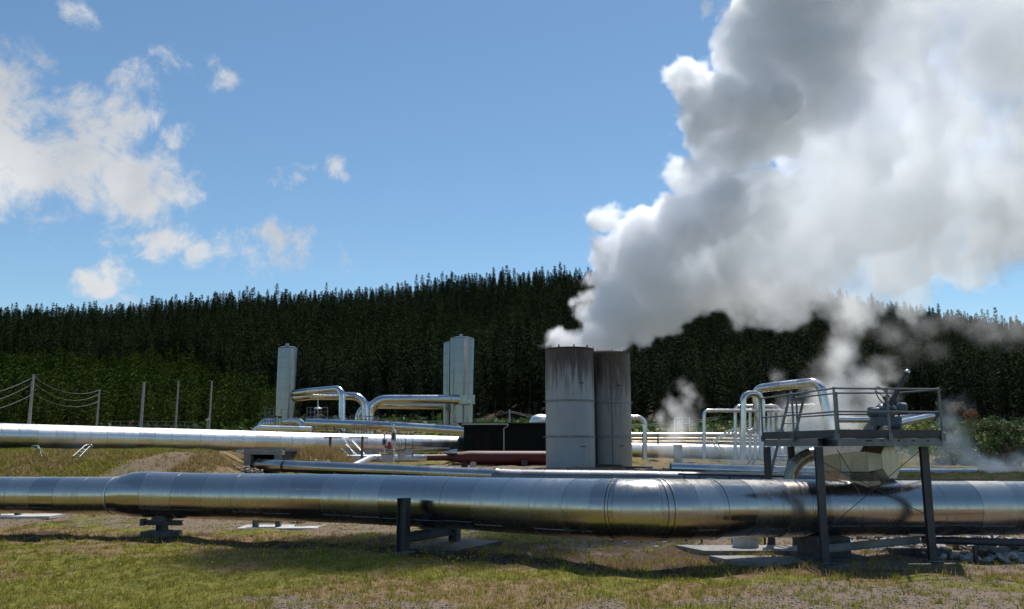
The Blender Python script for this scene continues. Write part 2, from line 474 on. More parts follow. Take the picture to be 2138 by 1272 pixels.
def stack_mat(name, top_z, rust_len, seed, tone):
    """grey painted steel with rust and soot running down from the rim"""
    m, k, b = principled(name)
    geo = k.n('ShaderNodeNewGeometry').outputs['Position']
    tcn = k.n('ShaderNodeTexCoord').outputs['Object']
    s = k.n('ShaderNodeSeparateXYZ'); k.put(s.inputs[0], tcn)
    ang = k.math('ARCTAN2', s.outputs[1], s.outputs[0])
    cv = k.n('ShaderNodeCombineXYZ'); k.put(cv.inputs[0], k.math('MULTIPLY', ang, 7.0)); k.put(cv.inputs[1], k.math('MULTIPLY', s.outputs[2], 0.35)); cv.inputs[2].default_value = seed
    st = k.noise(cv.outputs[0], 1.0, 6, 0.62)
    cv2 = k.n('ShaderNodeCombineXYZ'); k.put(cv2.inputs[0], k.math('MULTIPLY', ang, 2.0)); k.put(cv2.inputs[1], k.math('MULTIPLY', s.outputs[2], 0.2)); cv2.inputs[2].default_value = seed + 4
    big = k.noise(cv2.outputs[0], 1.0, 3, 0.6)
    depth = k.math('SUBTRACT', top_z, s.outputs[2])
    reach = k.maprange(k.math('ADD', k.math('MULTIPLY', st, 0.6), k.math('MULTIPLY', big, 0.4)), 0.36, 0.60, 0.8, rust_len)
    run = k.maprange(k.math('DIVIDE', depth, reach), 0.25, 1.25, 1, 0, True)
    blot = k.noise(geo, 1.4, 5, 0.6)
    basec = k.mixc(k.maprange(blot, 0.35, 0.7, 0, 1), c4(tone), c4(tuple(q * 0.88 for q in tone)))
    rust = k.mixc(k.maprange(k.noise(cv.outputs[0], 3.0, 4, 0.6), 0.4, 0.6, 0, 1), (0.022, 0.016, 0.014, 1), (0.10, 0.045, 0.025, 1))
    c_ = k.mixc(k.math('MULTIPLY', run, 0.97), basec, rust)
    faint = k.math('MULTIPLY', k.maprange(st, 0.5, 0.72, 0, 0.35, True), k.maprange(depth, 1.5, 6.0, 1, 0.25))
    c_ = k.mixc(faint, c_, (0.10, 0.085, 0.075, 1))
    setb(k, b, color=c_, rough=0.5, metal=0.0, normal=bump(k, k.noise(geo, 0.8, 2, 0.5), 0.15, 0.03))
    return m
M['stack_l'] = stack_mat('rust_streaked_grey_steel', 7.4, 3.6, 1.0, (0.36, 0.37, 0.38))
M['stack_r'] = stack_mat('sooty_rusted_grey_steel', 7.4, 5.0, 7.0, (0.26, 0.245, 0.225))
# ------------------------------------------------------------------ terrain
def sm(a, b, x):
    t = np.clip((x - a) / (b - a), 0, 1); return t * t * (3 - 2 * t)
RU = np.array([-1400, -700, -300, 0, 200, 400, 600, 800, 1000, 1200, 1350, 1500, 1700, 1900, 2138, 2400, 3000], float)
RV = np.array([690, 680, 664, 650, 640, 632, 616, 598, 583, 565, 568, 580, 606, 640, 686, 730, 790], float)
RIDGE_Y = 430.0
RX = (RU - 1069) / 1700.0
RZ = CAM_H + RIDGE_Y * ((FPX * math.sin(PITCH) + (636 - RV) * math.cos(PITCH)) / (FPX * math.cos(PITCH) - (636 - RV) * math.sin(PITCH))) - 14.8
def hgt(X, Y):
    X = np.asarray(X, float); Y = np.asarray(Y, float)
    z = 1.2 * sm(30, 37.5, Y)
    # grass bank that carries the track, left of the culvert
    xe = -11.6 - (Y - 38) * 0.30
    z = z + 1.0 * sm(30.5, 38.5, Y) * sm(0.0, 2.6, xe - X) * (1 - sm(60, 75, Y))
    # earth mound right of the culvert
    z = z + 0.9 * np.exp(-(((X + 10.2) / 1.7) ** 2 + ((Y - 44.5) / 2.4) ** 2) ** 1.6)
    z = z + 1.5 * sm(76, 110, Y) + 5.3 * sm(100, 200, Y)
    az = X / np.maximum(Y, 60.0)
    rz = np.interp(az, RX, RZ)
    t = np.clip((Y - 195) / (RIDGE_Y - 195), 0, 1)
    hill = np.where(t < 1, t ** 1.12, 1.0) * (rz - 8.0)
    hill = hill - np.clip(Y - RIDGE_Y - 15, 0, 900) * 0.06
    hill = hill * (1 - sm(0.9, 2.2, np.abs(az)))
    z = z + np.where(Y > 195, hill, 0)
    # small swells
    n = 0.05 * np.sin(X * 0.9 + 1.3) * np.cos(Y * 0.7) + 0.03 * np.sin(X * 2.1 + Y * 1.7) + 0.02 * np.sin(X * 4.3 - Y * 3.1)
    near = sm(4, 12, Y)
    z = z + n * near * np.where(Y > 60, 3.0, 1.0)
    return z
def gz(x, y): return float(hgt(x, y))

def vnoise(X, Y, s, seed=0.0):
    """cheap value noise for placing patches"""
    rs = np.random.RandomState(int(seed * 13 + 5)); T = rs.rand(64, 64)
    x = X * s + seed; y = Y * s - seed
    xi = np.floor(x).astype(int); yi = np.floor(y).astype(int); fx = x - xi; fy = y - yi
    fx = fx * fx * (3 - 2 * fx); fy = fy * fy * (3 - 2 * fy)
    g = lambda i, j: T[(i % 64), (j % 64)]
    return (g(xi, yi) * (1 - fx) + g(xi + 1, yi) * fx) * (1 - fy) + (g(xi, yi + 1) * (1 - fx) + g(xi + 1, yi + 1) * fx) * fy
def fnoise(X, Y, s, seed=0.0):
    return 0.5 * vnoise(X, Y, s, seed) + 0.3 * vnoise(X, Y, s * 2.1, seed + 1) + 0.2 * vnoise(X, Y, s * 4.3, seed + 2)

MPU = [(-200, 24.9), (0, 24.9), (300, 23.6), (580, 23.0), (850, 21.5), (1060, 19.9), (1300, 17.7), (1600, 19.2), (2138, 20.3), (2500, 21.2)]
mpX = np.array([P(u, 1060, y).x for u, y in MPU]); mpY = np.array([y for u, y in MPU])
def cover(X, Y):
    """shares of gravel, dry grass, bare dark earth (rest is green grass)"""
    py = np.interp(X, mpX, mpY)
    d = Y - py                                  # distance behind (+) or before (-) the main pipe
    f = fnoise(X, Y, 0.9, 3.0); f2 = fnoise(X, Y, 0.35, 8.0); f3 = fnoise(X, Y, 2.2, 1.0)
    gravel = np.zeros_like(X)
    gravel = np.maximum(gravel, sm(16.0, 14.3, Y + (f2 - 0.5) * 3.0 + 0.03 * X) * sm(-6.0, -2.0, X + (f - .5) * 4) * (0.35 + 0.65 * sm(0.38, 0.55, f)))
    gravel = np.maximum(gravel, sm(16.9, 15.4, Y + (f2 - 0.5) * 2.0) * sm(2.5, 6.0, X) * (0.35 + 0.65 * sm(0.3, 0.5, f)))
    # worn strip beyond the pipe
    gravel = np.maximum(gravel, 0.62 * sm(1.2, 2.5, d + (f - .5) * 2) * sm(9.5, 7.0, d) * sm(0.40, 0.6, f2 + 0.10))
    # wheel tracks up the left bank
    tr = np.abs((X + 14.5) + (Y - 38) * 0.35 * -1.0); tr = np.minimum(np.abs(tr - 0.8), np.abs(tr + 0.0))
    gravel = np.maximum(gravel, sm(0.75, 0.25, tr + (f - .5) * 0.6) * sm(31, 33, Y) * sm(52, 46, Y) * sm(-4, -9, X) * 0.6)
    gravel = np.maximum(gravel, 0.85 * sm(37, 41, Y) * sm(-9.8, -8.2, X) * sm(64, 56, Y) * sm(0.25, 0.5, f2 + 0.15) * (1 - 0.8 * sm(8, 12, X)))
    dry = 0.75 * sm(0.42, 0.62, f2 * 0.6 + f * 0.4) * sm(4, 12, Y)
    dry = np.maximum(dry, sm(1.0, 0.2, np.abs(d + 0.2 + (f - .5) * 1.2) - 0.7) * 0.95)
    dry = np.maximum(dry, sm(0.46, 0.58, f) * sm(30, 34, Y) * 0.9)
    dry = np.maximum(dry, np.exp(-(((X + 10.2) / 2.2) ** 2 + ((Y - 44.5) / 3.0) ** 2)) * 1.2)
    dry = np.maximum(dry, 0.9 * sm(-18, -14, X) * sm(-10.5, -12.0, X) * sm(33, 36, Y) * sm(50, 44, Y) * sm(.35, .5, f3 + .1))
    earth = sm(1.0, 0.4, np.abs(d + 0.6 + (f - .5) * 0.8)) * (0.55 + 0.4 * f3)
    earth = np.maximum(earth, sm(8.0, 11.0, X) * sm(1.6, 0.4, np.abs(Y - 17.4)) * sm(0.35, 0.55, f))
    dry = np.maximum(dry, 0.97 * sm(2.5, 5.0, X) * sm(16.2, 16.8, Y + (f - .5)) * sm(18.6, 18.0, Y)); earth = np.maximum(earth, 0.8 * sm(2.5, 5.0, X) * sm(16.5, 17.2, Y + (f - .5)) * sm(19, 18.4, Y) * (0.4 + 0.6 * sm(.3, .6, f3)))
    yard = sm(5.0, 7.5, X) * sm(16.8, 17.6, Y) * sm(25, 23.5, Y); gravel = np.maximum(gravel, yard * 0.8); earth = np.maximum(earth, yard * sm(18.6, 18.0, Y) * .9)
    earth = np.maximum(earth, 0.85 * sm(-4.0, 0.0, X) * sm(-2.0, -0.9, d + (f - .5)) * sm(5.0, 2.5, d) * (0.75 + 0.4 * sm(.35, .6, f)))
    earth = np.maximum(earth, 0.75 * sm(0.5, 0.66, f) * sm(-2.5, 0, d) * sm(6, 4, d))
    wood = sm(150, 172, Y); gravel = gravel * (1 - wood); dry = dry * (1 - wood); earth = np.maximum(earth, wood * 1.4)
    return np.clip(gravel, 0, 1), np.clip(dry, 0, 1), np.clip(earth, 0, 1.4)

ys = np.concatenate([np.array([-2500, -1200, -600, -300, -150, -80, -40, -20, -8, 0, 4, 7]), np.arange(8.5, 30, 0.16), np.arange(30, 52, 0.28), np.arange(52, 90, 0.8),
                     np.arange(90, 200, 4), np.arange(200, 460, 8), np.array([470, 500, 560, 650, 800, 1000, 1400, 2000, 3500])])
ts = np.linspace(-1, 1, 361); ts = ts * (0.35 + 0.65 * np.abs(ts) ** 1.6)
wid = 26 + 1.0 * np.abs(ys) + np.clip(np.abs(ys) - 200, 0, None) * 1.0
Xg = ts[None, :] * (wid[:, None] + 60 * (np.abs(ys[:, None]) < 60)); Yg = np.repeat(ys[:, None], len(ts), 1)
Zg = hgt(Xg, Yg)
nr, nc = Xg.shape
gv = np.stack([Xg, Yg, Zg], -1).reshape(-1, 3)
ii = np.arange(nr * nc).reshape(nr, nc)
gf = np.stack([ii[:-1, :-1], ii[:-1, 1:], ii[1:, 1:], ii[1:, :-1]], -1).reshape(-1, 4)
gme = bpy.data.meshes.new('ground')
gme.vertices.add(len(gv)); gme.vertices.foreach_set('co', gv.ravel())
gme.loops.add(gf.size); gme.loops.foreach_set('vertex_index', gf.ravel().astype(np.int32))
gme.polygons.add(len(gf)); gme.polygons.foreach_set('loop_start', np.arange(0, gf.size, 4, dtype=np.int32))
gme.update(calc_edges=True); gme.validate()
gme.polygons.foreach_set('use_smooth', np.ones(len(gf), dtype=bool))
gr, dr_, er = cover(Xg.ravel(), Yg.ravel())
ca = gme.color_attributes.new('cover', 'FLOAT_COLOR', 'POINT')
ca.data.foreach_set('color', np.stack([gr, dr_, er, np.ones_like(gr)], -1).ravel())
ground = bpy.data.objects.new('ground', gme); col.objects.link(ground); struct(ground, 'rough ground of grass, gravel and bare earth rising to a hill')
m, k, b = principled('ground_material')
geo = k.n('ShaderNodeNewGeometry').outputs['Position']
at = k.n('ShaderNodeAttribute', attribute_name='cover')
sp = k.n('ShaderNodeSeparateColor'); k.put(sp.inputs[0], at.outputs['Color'])
nA = k.noise(geo, 1.7, 6, 0.65); nB = k.noise(geo, 9, 6, 0.65); nC = k.noise(geo, 38, 4, 0.6); nD = k.noise(geo, 0.45, 4, 0.6)
green = k.ramp(k.math('ADD', k.math('MULTIPLY', nA, 0.5), k.math('MULTIPLY', nB, 0.5)), [(0.36, (0.055, 0.068, 0.013)), (0.5, (0.145, 0.14, 0.025)), (0.64, (0.23, 0.20, 0.048))])
dryc = k.ramp(k.math('ADD', k.math('MULTIPLY', nA, 0.4), k.math('MULTIPLY', nC, 0.6)), [(0.35, (0.12, 0.072, 0.038)), (0.52, (0.22, 0.145, 0.078)), (0.68, (0.31, 0.225, 0.125))])
vor = k.n('ShaderNodeTexVoronoi', feature='F1'); k.put(vor.inputs['Vector'], geo); vor.inputs['Scale'].default_value = 26
grc = k.mixc(k.maprange(nC, 0.35, 0.65, 0, 1), (0.10, 0.068, 0.046, 1), (0.23, 0.165, 0.115, 1))
grc = k.mixc(k.math('MULTIPLY', vor.outputs['Color'], 0.45), grc, (0.27, 0.22, 0.18, 1))
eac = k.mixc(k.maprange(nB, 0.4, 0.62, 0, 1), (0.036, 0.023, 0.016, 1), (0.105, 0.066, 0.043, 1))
def msk(v, thr=0.5):
    return k.maprange(k.math('ADD', v, k.math('MULTIPLY', k.math('SUBTRACT', k.math('ADD', k.math('MULTIPLY', nB, 0.6), k.math('MULTIPLY', nC, 0.4)), 0.5), 1.6)), 0.32, 0.68, 0, 1, True)
cc = k.mixc(msk(sp.outputs[1]), green, dryc)
cc = k.mixc(msk(sp.outputs[2]), cc, eac)
cc = k.mixc(msk(sp.outputs[0]), cc, grc)
setb(k, b, color=cc, rough=0.95, spec=0.15, normal=bump(k, k.math('ADD', k.math('MULTIPLY', nB, 0.6), k.math('MULTIPLY', nC, 0.5)), 0.8, 0.05))
gme.materials.append(m)

# ------------------------------------------------------------------ grass blades, gravel and dandelions in the near field
def raw_mesh(name, verts, faces, mat, colors=None):
    me = bpy.data.meshes.new(name); n = faces.shape[1]
    me.vertices.add(len(verts)); me.vertices.foreach_set('co', verts.astype(np.float32).ravel())
    me.loops.add(faces.size); me.loops.foreach_set('vertex_index', faces.ravel().astype(np.int32))
    me.polygons.add(len(faces)); me.polygons.foreach_set('loop_start', np.arange(0, faces.size, n, dtype=np.int32))
    me.update(calc_edges=True)
    if colors is not None:
        c = me.color_attributes.new('tint', 'FLOAT_COLOR', 'POINT'); c.data.foreach_set('color', colors.astype(np.float32).ravel())
    me.materials.append(mat)
    o = bpy.data.objects.new(name, me); col.objects.link(o); return o
def tint_mat(name, rough=0.7, transl=0.0, spec=0.3):
    m, k, b = principled(name)
    a = k.n('ShaderNodeAttribute', attribute_name='tint')
    setb(k, b, color=a.outputs['Color'], rough=rough, spec=spec)
    if transl:
        tr = k.n('ShaderNodeBsdfTranslucent'); k.put(tr.inputs[0], k.vmath('SCALE', a.outputs['Color'], scale=1.3))
        mx = k.n('ShaderNodeMixShader'); mx.inputs[0].default_value = transl
        out = m.node_tree.nodes['Material Output']
        m.node_tree.links.new(b.outputs[0], mx.inputs[1]); m.node_tree.links.new(tr.outputs[0], mx.inputs[2]); m.node_tree.links.new(mx.outputs[0], out.inputs[0])
    return m
M['blade'] = tint_mat('grass_blade', 0.7, 0.35)
rs = np.random.RandomState(4)
def scatter(n, y0, y1, power=1.0):
    """points in the camera's field, nearer ground more densely"""
    u = rs.rand(n); Y = y0 * (y1 / y0) ** (u ** power)
    X = (rs.rand(n) * 2 - 1) * (0.66 * Y + 1.0)
    return X, Y
def blades(name, label, X, Y, hmin, hmax, wdt, dryness, nb, spread):
    n = len(X)
    X = np.repeat(X, nb) + rs.randn(n * nb) * spread; Y = np.repeat(Y, nb) + rs.randn(n * nb) * spread
    dryness = np.repeat(dryness, nb)
    N = len(X); Z = hgt(X, Y) - 0.01
    a = rs.rand(N) * 2 * np.pi; h = hmin + (hmax - hmin) * rs.rand(N) ** 1.5
    w_ = wdt * (0.6 + 0.8 * rs.rand(N)) * (0.6 + Y / 25.0); ln = h * (0.15 + 0.7 * rs.rand(N))
    b = rs.rand(N) * 2 * np.pi
    p0 = np.stack([X - np.cos(a) * w_, Y - np.sin(a) * w_, Z], -1); p1 = np.stack([X + np.cos(a) * w_, Y + np.sin(a) * w_, Z], -1)
    p2 = np.stack([X + np.cos(b) * ln, Y + np.sin(b) * ln, Z + h], -1)
    v = np.stack([p0, p1, p2], 1).reshape(-1, 3); f = np.arange(3 * N).reshape(-1, 3)
    isdry = rs.rand(N) < dryness
    g = np.array([0.125, 0.132, 0.018]) + rs.rand(N, 1) * np.array([0.15, 0.12, 0.018]); g *= (0.8 + 0.7 * rs.rand(N, 1))
    d = np.array([0.24, 0.17, 0.07]) + rs.rand(N, 1) * np.array([0.19, 0.15, 0.07]); d *= (0.55 + 0.6 * rs.rand(N, 1))
    c = np.where(isdry[:, None], d, g); c = np.concatenate([c, np.ones((N, 1))], 1)
    o = raw_mesh(name, v, f, M['blade'], np.repeat(c, 3, 0)); tag(o, label, 'grass', kind='stuff'); return o
X, Y = scatter(70000, 10.5, 46)
g_, d_, e_ = cover(X, Y)
keep = rs.rand(len(X)) < np.clip(1.05 - 0.9 * g_ - 0.75 * e_, 0.05, 1)
keep &= ~((Y > 40) & (hgt(X, Y) < 0.3))
X, Y, d_ = X[keep], Y[keep], d_[keep]
blades('grass', 'short patchy green and straw coloured grass around the pipes', X, Y, 0.025, 0.085, 0.006, np.clip(0.16 + d_ * 0.55, 0, 0.9), 6, 0.035)
X, Y = scatter(2600, 10.5, 24)
blades('weeds', 'taller bright green weed tufts standing out of the short lawn', X, Y, 0.06, 0.15, 0.008, np.full(len(X), 0.15), 12, 0.04)
# long dry tufts along the pipe, on the mound and in the gravel
X, Y = scatter(9000, 14, 50)
g_, d_, e_ = cover(X, Y)
dpy = Y - np.interp(X, mpX, mpY)
keep = (d_ > 0.72) & (rs.rand(len(X)) < 0.75) & (((dpy > -0.1) & (dpy < 2.2)) | (Y > 29) | ((X > 3.2) & (Y > 16.5) & (Y < 18.2)))
X, Y = X[keep], Y[keep]
blades('dry_grass', 'long dead brown grass in tufts beside the pipes', X, Y, 0.06, 0.20, 0.006, np.full(len(X), 0.97), 14, 0.07)
X = -27 + rs.rand(16000) * 19; Y = 30.5 + rs.rand(16000) * 12
g_, d_, e_ = cover(X, Y)
keep = (rs.rand(len(X)) < 1.0 - 1.6 * g_) & (fnoise(X, Y, .5, 4.0) > 0.30) & ~((X > -12.6) & (Y > 34.5))
blades('bank_grass', 'rougher green and straw grass covering the bank at left', X[keep], Y[keep], 0.06, 0.24, 0.009, np.clip(fnoise(X[keep], Y[keep], .35, 9.0) * 1.9 - .65 + 0.9 * sm(-16.5, -14.0, X[keep]) + 0.7 * np.exp(-((X[keep] + 20.0) ** 2 / 2.5 + (Y[keep] - 37.5) ** 2 / 6)), 0.08, .95), 7, 0.09)
# bank and mound brush
X = -10.2 + rs.randn(900) * 1.1; Y = 43.2 + rs.randn(900) * 1.2
blades('brush', 'rust brown dead brush covering the earth mound', X, Y, 0.20, 0.65, 0.008, np.full(len(X), 1.0), 14, 0.10)

# gravel
m, k, b = principled('gravel_stone'); oi = k.n('ShaderNodeAttribute', attribute_name='tint')
setb(k, b, color=oi.outputs['Color'], rough=0.85); M['gravel'] = m
def stones(name, label, X, Y, smin, smax, base=0.10, amp=0.20):
    N = len(X); s = smin + (smax - smin) * rs.rand(N) ** 2.2
    o6 = np.array([[1,0,0],[-1,0,0],[0,1,0],[0,-1,0],[0,0,1],[0,0,-1]], float)
    f8 = np.array([[0,2,4],[2,1,4],[1,3,4],[3,0,4],[2,0,5],[1,2,5],[3,1,5],[0,3,5]])
    v = o6[None] * (0.55 + 0.6 * rs.rand(N, 6, 1)) * s[:, None, None]
    v += rs.randn(N, 6, 3) * s[:, None, None] * 0.18; v[:, :, 2] *= 0.6
    a = rs.rand(N) * 6.28; ca_, sa_ = np.cos(a), np.sin(a)
    vx = v[:, :, 0] * ca_[:, None] - v[:, :, 1] * sa_[:, None]; vy = v[:, :, 0] * sa_[:, None] + v[:, :, 1] * ca_[:, None]
    Z = hgt(X, Y)
    v = np.stack([vx + X[:, None], vy + Y[:, None], v[:, :, 2] + Z[:, None] + s[:, None] * 0.1], -1).reshape(-1, 3)
    f = (f8[None] + 6 * np.arange(N)[:, None, None]).reshape(-1, 3)
    g = base + amp * rs.rand(N, 1) ** 1.5; c = np.concatenate([g * 1.03, g * 0.98, g * 0.94, np.ones((N, 1))], 1)
    o = raw_mesh(name, v, f, M['gravel'], np.repeat(c, 6, 0)); tag(o, label, 'gravel', kind='stuff'); return o
X, Y = scatter(90000, 10.5, 36)
g_, d_, e_ = cover(X, Y)
keep = rs.rand(len(X)) < np.clip(g_ * 0.75 + e_ * 0.12, 0.0, 1)
stones('gravel', 'loose grey gravel showing through the thin grass', X[keep], Y[keep], 0.008, 0.035)
# dandelions
n = 300; cu = [(-8.5, 20.4), (-7.0, 18.9), (-3.2, 20.2), (-5.6, 20.0), (-9.5, 17.0), (-1.5, 19.3)]
X = []; Y = []
for i in range(n):
    if rs.rand() < 0.62: c_ = cu[rs.randint(len(cu))]; X.append(c_[0] + rs.randn() * 1.0); Y.append(c_[1] + rs.randn() * 0.55)
    else: q = rs.rand(); yy = 12.5 + 8 * q; X.append((rs.rand() * 1.5 - 1.0) * 0.6 * yy); Y.append(yy)
X = np.array(X); Y = np.array(Y); Z = hgt(X, Y); vv = []; ff = []; cc_ = []
for i in range(n):
    h = 0.07 + 0.10 * rs.rand(); r = 0.013 + 0.008 * rs.rand(); b0 = len(vv); p = np.array([X[i], Y[i], Z[i]])
    for q in range(6): vv.append(p + [math.cos(q * 1.047) * r, math.sin(q * 1.047) * r, h])
    vv.append(p + [0, 0, h + r * 0.7]); vv.append(p + [0, 0, h - r * 0.6]); vv.append(p + [0.004, 0, 0]); vv.append(p + [-0.004, 0, 0])
    for q in range(6): ff.append((b0 + q, b0 + (q + 1) % 6, b0 + 6)); ff.append((b0 + (q + 1) % 6, b0 + q, b0 + 7))
    ff.append((b0 + 8, b0 + 9, b0 + 7)); ff.append((b0 + 9, b0 + 8, b0 + 6))
    cc_ += [(0.75, 0.52, 0.02, 1)] * 7 + [(0.2, 0.25, 0.05, 1)] * 3
o = raw_mesh('wild_flowers', np.array(vv), np.array(ff), tint_mat('flower_tint'), np.array(cc_)); tag(o, 'small yellow dandelions dotted through the lawn', 'flowers', kind='stuff')
# ------------------------------------------------------------------ forest
def leaf_mat(name, a, b_, c_, rough=0.95, transl=0.06, spec=0.04):
    m, k, b = principled(name)
    oi = k.n('ShaderNodeObjectInfo').outputs['Random']
    geo = k.n('ShaderNodeNewGeometry').outputs['Position']
    base = k.ramp(oi, [(0.0, a), (0.5, b_), (1.0, c_)])
    n1 = k.noise(geo, 1.3, 3, 0.6)
    cc = k.vmath('SCALE', base, scale=k.maprange(n1, 0.3, 0.7, 0.55, 1.45))
    setb(k, b, color=cc, rough=rough, spec=spec)
    tr = k.n('ShaderNodeBsdfTranslucent'); k.put(tr.inputs[0], cc)
    mx = k.n('ShaderNodeMixShader'); mx.inputs[0].default_value = transl
    out = m.node_tree.nodes['Material Output']
    m.node_tree.links.new(b.outputs[0], mx.inputs[1]); m.node_tree.links.new(tr.outputs[0], mx.inputs[2]); m.node_tree.links.new(mx.outputs[0], out.inputs[0])
    return m
M['pine'] = leaf_mat('pine_needles', (0.022, 0.036, 0.014), (0.036, 0.055, 0.022), (0.058, 0.078, 0.034))
M['young'] = leaf_mat('young_pine_needles', (0.036, 0.064, 0.010), (0.052, 0.084, 0.013), (0.085, 0.115, 0.024))
M['bark'] = plain_mat('bark', (0.09, 0.07, 0.055), (0.05, 0.04, 0.032), 4, 0.9)

def pine_meshes(name, H, Rm, low, whorls, per, rnd, trunk_r, sparse=0.0):
    """crown of whorled up-curving branches with needle tufts, and a tapered trunk"""
    v = []; f = []
    def tri(a, b, c): n = len(v); v.extend([a, b, c]); f.append((n, n + 1, n + 2))
    def kite(o, d, L, wd, droop):
        side = Vector((-d.y, d.x, 0)).normalized() if abs(d.z) < 0.99 else Vector((1, 0, 0))
        up = Vector((0, 0, 1))
        tip = o + d * L + up * droop; mid = o + d * (L * 0.55) + up * (droop * 0.25)
        n = len(v); tilt = up * rnd.uniform(-0.5, 0.5) * wd
        v.extend([o, mid + side * wd + tilt, tip, mid - side * wd - tilt]); f.append((n, n + 1, n + 2, n + 3))
        n = len(v); v.extend([o, mid + up * wd * 0.8, tip, mid - up * wd * 0.7]); f.append((n, n + 1, n + 2, n + 3))
        return mid, tip
    for i in range(whorls):
        t = (i + 0.5 * rnd.random()) / whorls
        z = H * (low + (0.975 - low) * t)
        rr = Rm * ((1 - t) ** 0.66) * (0.5 + 0.5 * min(1, t * 4 + 0.3)) + 0.12
        ph = rnd.random() * 6.28
        for j in range(per):
            if rnd.random() < sparse: continue
            a = ph + j * 6.283 / per + rnd.uniform(-0.3, 0.3)
            L = rr * rnd.uniform(0.6, 1.2)
            d = Vector((math.cos(a), math.sin(a), rnd.uniform(0.05, 0.35) + 0.6 * t * t)).normalized()
            o = Vector((0, 0, z + rnd.uniform(-0.3, 0.3)))
            mid, tip = kite(o, d, L, L * 0.10 + 0.03, L * 0.12)
            for q in range(6):
                p = o.lerp(tip, rnd.uniform(0.35, 1.0)); a2 = a + rnd.uniform(-1.1, 1.1)
                d2 = Vector((math.cos(a2), math.sin(a2), rnd.uniform(0.1, 0.9))).normalized()
                s_ = rnd.uniform(0.25, 0.55) * (0.5 + 0.25 * Rm)
                sd_ = Vector((-d2.y, d2.x, rnd.uniform(-.5, .5))) * s_ * 0.24
                tri(p - sd_, p + sd_, p + d2 * s_)
    top = Vector((0, 0, H))
    for j in range(5):
        a = j * 1.2566; tri(Vector((math.cos(a) * 0.16, math.sin(a) * 0.16, H * 0.94)), Vector((math.cos(a + 1.2) * 0.16, math.sin(a + 1.2) * 0.16, H * 0.94)), top)
    cm = bpy.data.meshes.new(name + '_crown'); cm.from_pydata([tuple(p) for p in v], [], f)
    tb = MB(); tb.tube([(0, 0, -1.5), (0, 0, H * 0.5), (0, 0, H * 0.97)], [trunk_r * 1.1, trunk_r * 0.6, 0.03], 6, False)
    # a few bare branch stubs low on the trunk
    for q in range(5):
        a = rnd.random() * 6.28; z = H * low * rnd.uniform(0.5, 1.0)
        tb.tube([(0, 0, z), (math.cos(a) * 1.1, math.sin(a) * 1.1, z + 0.4)], [0.05, 0.015], 4, False)
    return cm, tb.mesh(name + '_trunk')

rndF = random.Random(11)
pines = []
for i in range(6):
    H = 16.0
    cm, tm = pine_meshes('pine', H, [2.4, 2.1, 2.7, 1.9, 2.3, 2.5][i], [0.10, 0.07, 0.14, 0.10, 0.16, 0.09][i], [25, 27, 24, 28, 24, 26][i], 6, rndF, 0.24, 0.06)
    cm.materials.append(M['pine']); tm.materials.append(M['bark']); pines.append((cm, tm))
youngs = []
for i in range(4):
    cm, tm = pine_meshes('young_pine', 9.0, [1.9, 1.6, 2.1, 1.75][i], 0.08, 17, 6, rndF, 0.10, 0.05)
    cm.materials.append(M['young']); tm.materials.append(M['bark']); youngs.append((cm, tm))

def young_zone(u, Y):
    """true where the hillside carries the younger plantation (left of the vessels)"""
    return (u < 600 + 30 * math.sin(Y * 0.05)) and Y < 286 - max(0, u - 380) * 0.42 + 8 * math.sin(u * 0.021)

def u_of(x, y): return 1069 + 1706.0 * x / y
tall, young = [], []
y = 168.0
row = 0
while y < 446:
    sp = 4.3
    half = 0.74 * y + 30
    x = -half + rndF.random() * sp
    while x < half:
        xx = x + rndF.uniform(-1.7, 1.7); yy = y + rndF.uniform(-1.9, 1.9)
        u = u_of(xx, yy)
        x += sp * rndF.uniform(0.85, 1.2)
        front = 196 + 10 * math.sin(u * 0.006) if u < 1300 else 172 + 8 * math.sin(u * 0.02)
        if yy < front or (u < 640 and young_zone(u, yy)): continue
        s_ = rndF.gauss(1.0, 0.13) * (1 + 0.10 * math.sin(xx * .045 + 2) * math.cos(yy * .03)); s_ = max(0.6, min(1.35, s_))
        if rndF.random() < 0.06: s_ *= 1.12
        tall.append((xx, yy, s_, rndF.random() * 6.28, rndF.randrange(6)))
    y += 3.9
y = 138.0
while y < 290:
    half = 0.74 * y + 30
    x = -half + rndF.random() * 3
    while x < 0:
        xx = x + rndF.uniform(-1.1, 1.1); yy = y + rndF.uniform(-1.2, 1.2); u = u_of(xx, yy); x += 3.3 * rndF.uniform(0.8, 1.25)
        if not young_zone(u, yy): continue
        if rndF.random() < 0.04: continue
        lowt = 0.35 + 0.65 * min(1, max(0, (yy - 138) / 40)) if yy < 178 else 1.0
        s_ = max(0.35, rndF.gauss(1.0, 0.17)) * (0.5 + 0.5 * lowt) * (1 + 0.15 * math.sin(xx * 0.05) * math.cos(yy * 0.04))
        young.append((xx, yy, s_, rndF.random() * 6.28, rndF.randrange(4)))
    y += 3.4

def place_tree(nm, pair, t, label, cat, group, tint_seed=0):
    root = thing(nm, label, cat, (t[0], t[1], gz(t[0], t[1])), group)
    root.rotation_euler = (rndF.uniform(-.035, .035), rndF.uniform(-.035, .035), t[3]); root.scale = (t[2] * rndF.uniform(.9, 1.1),) * 2 + (t[2],)
    c = bpy.data.objects.new('crown', pair[0]); col.objects.link(c); c.parent = root
    k_ = bpy.data.objects.new('trunk', pair[1]); col.objects.link(k_); k_.parent = root
    return root, c

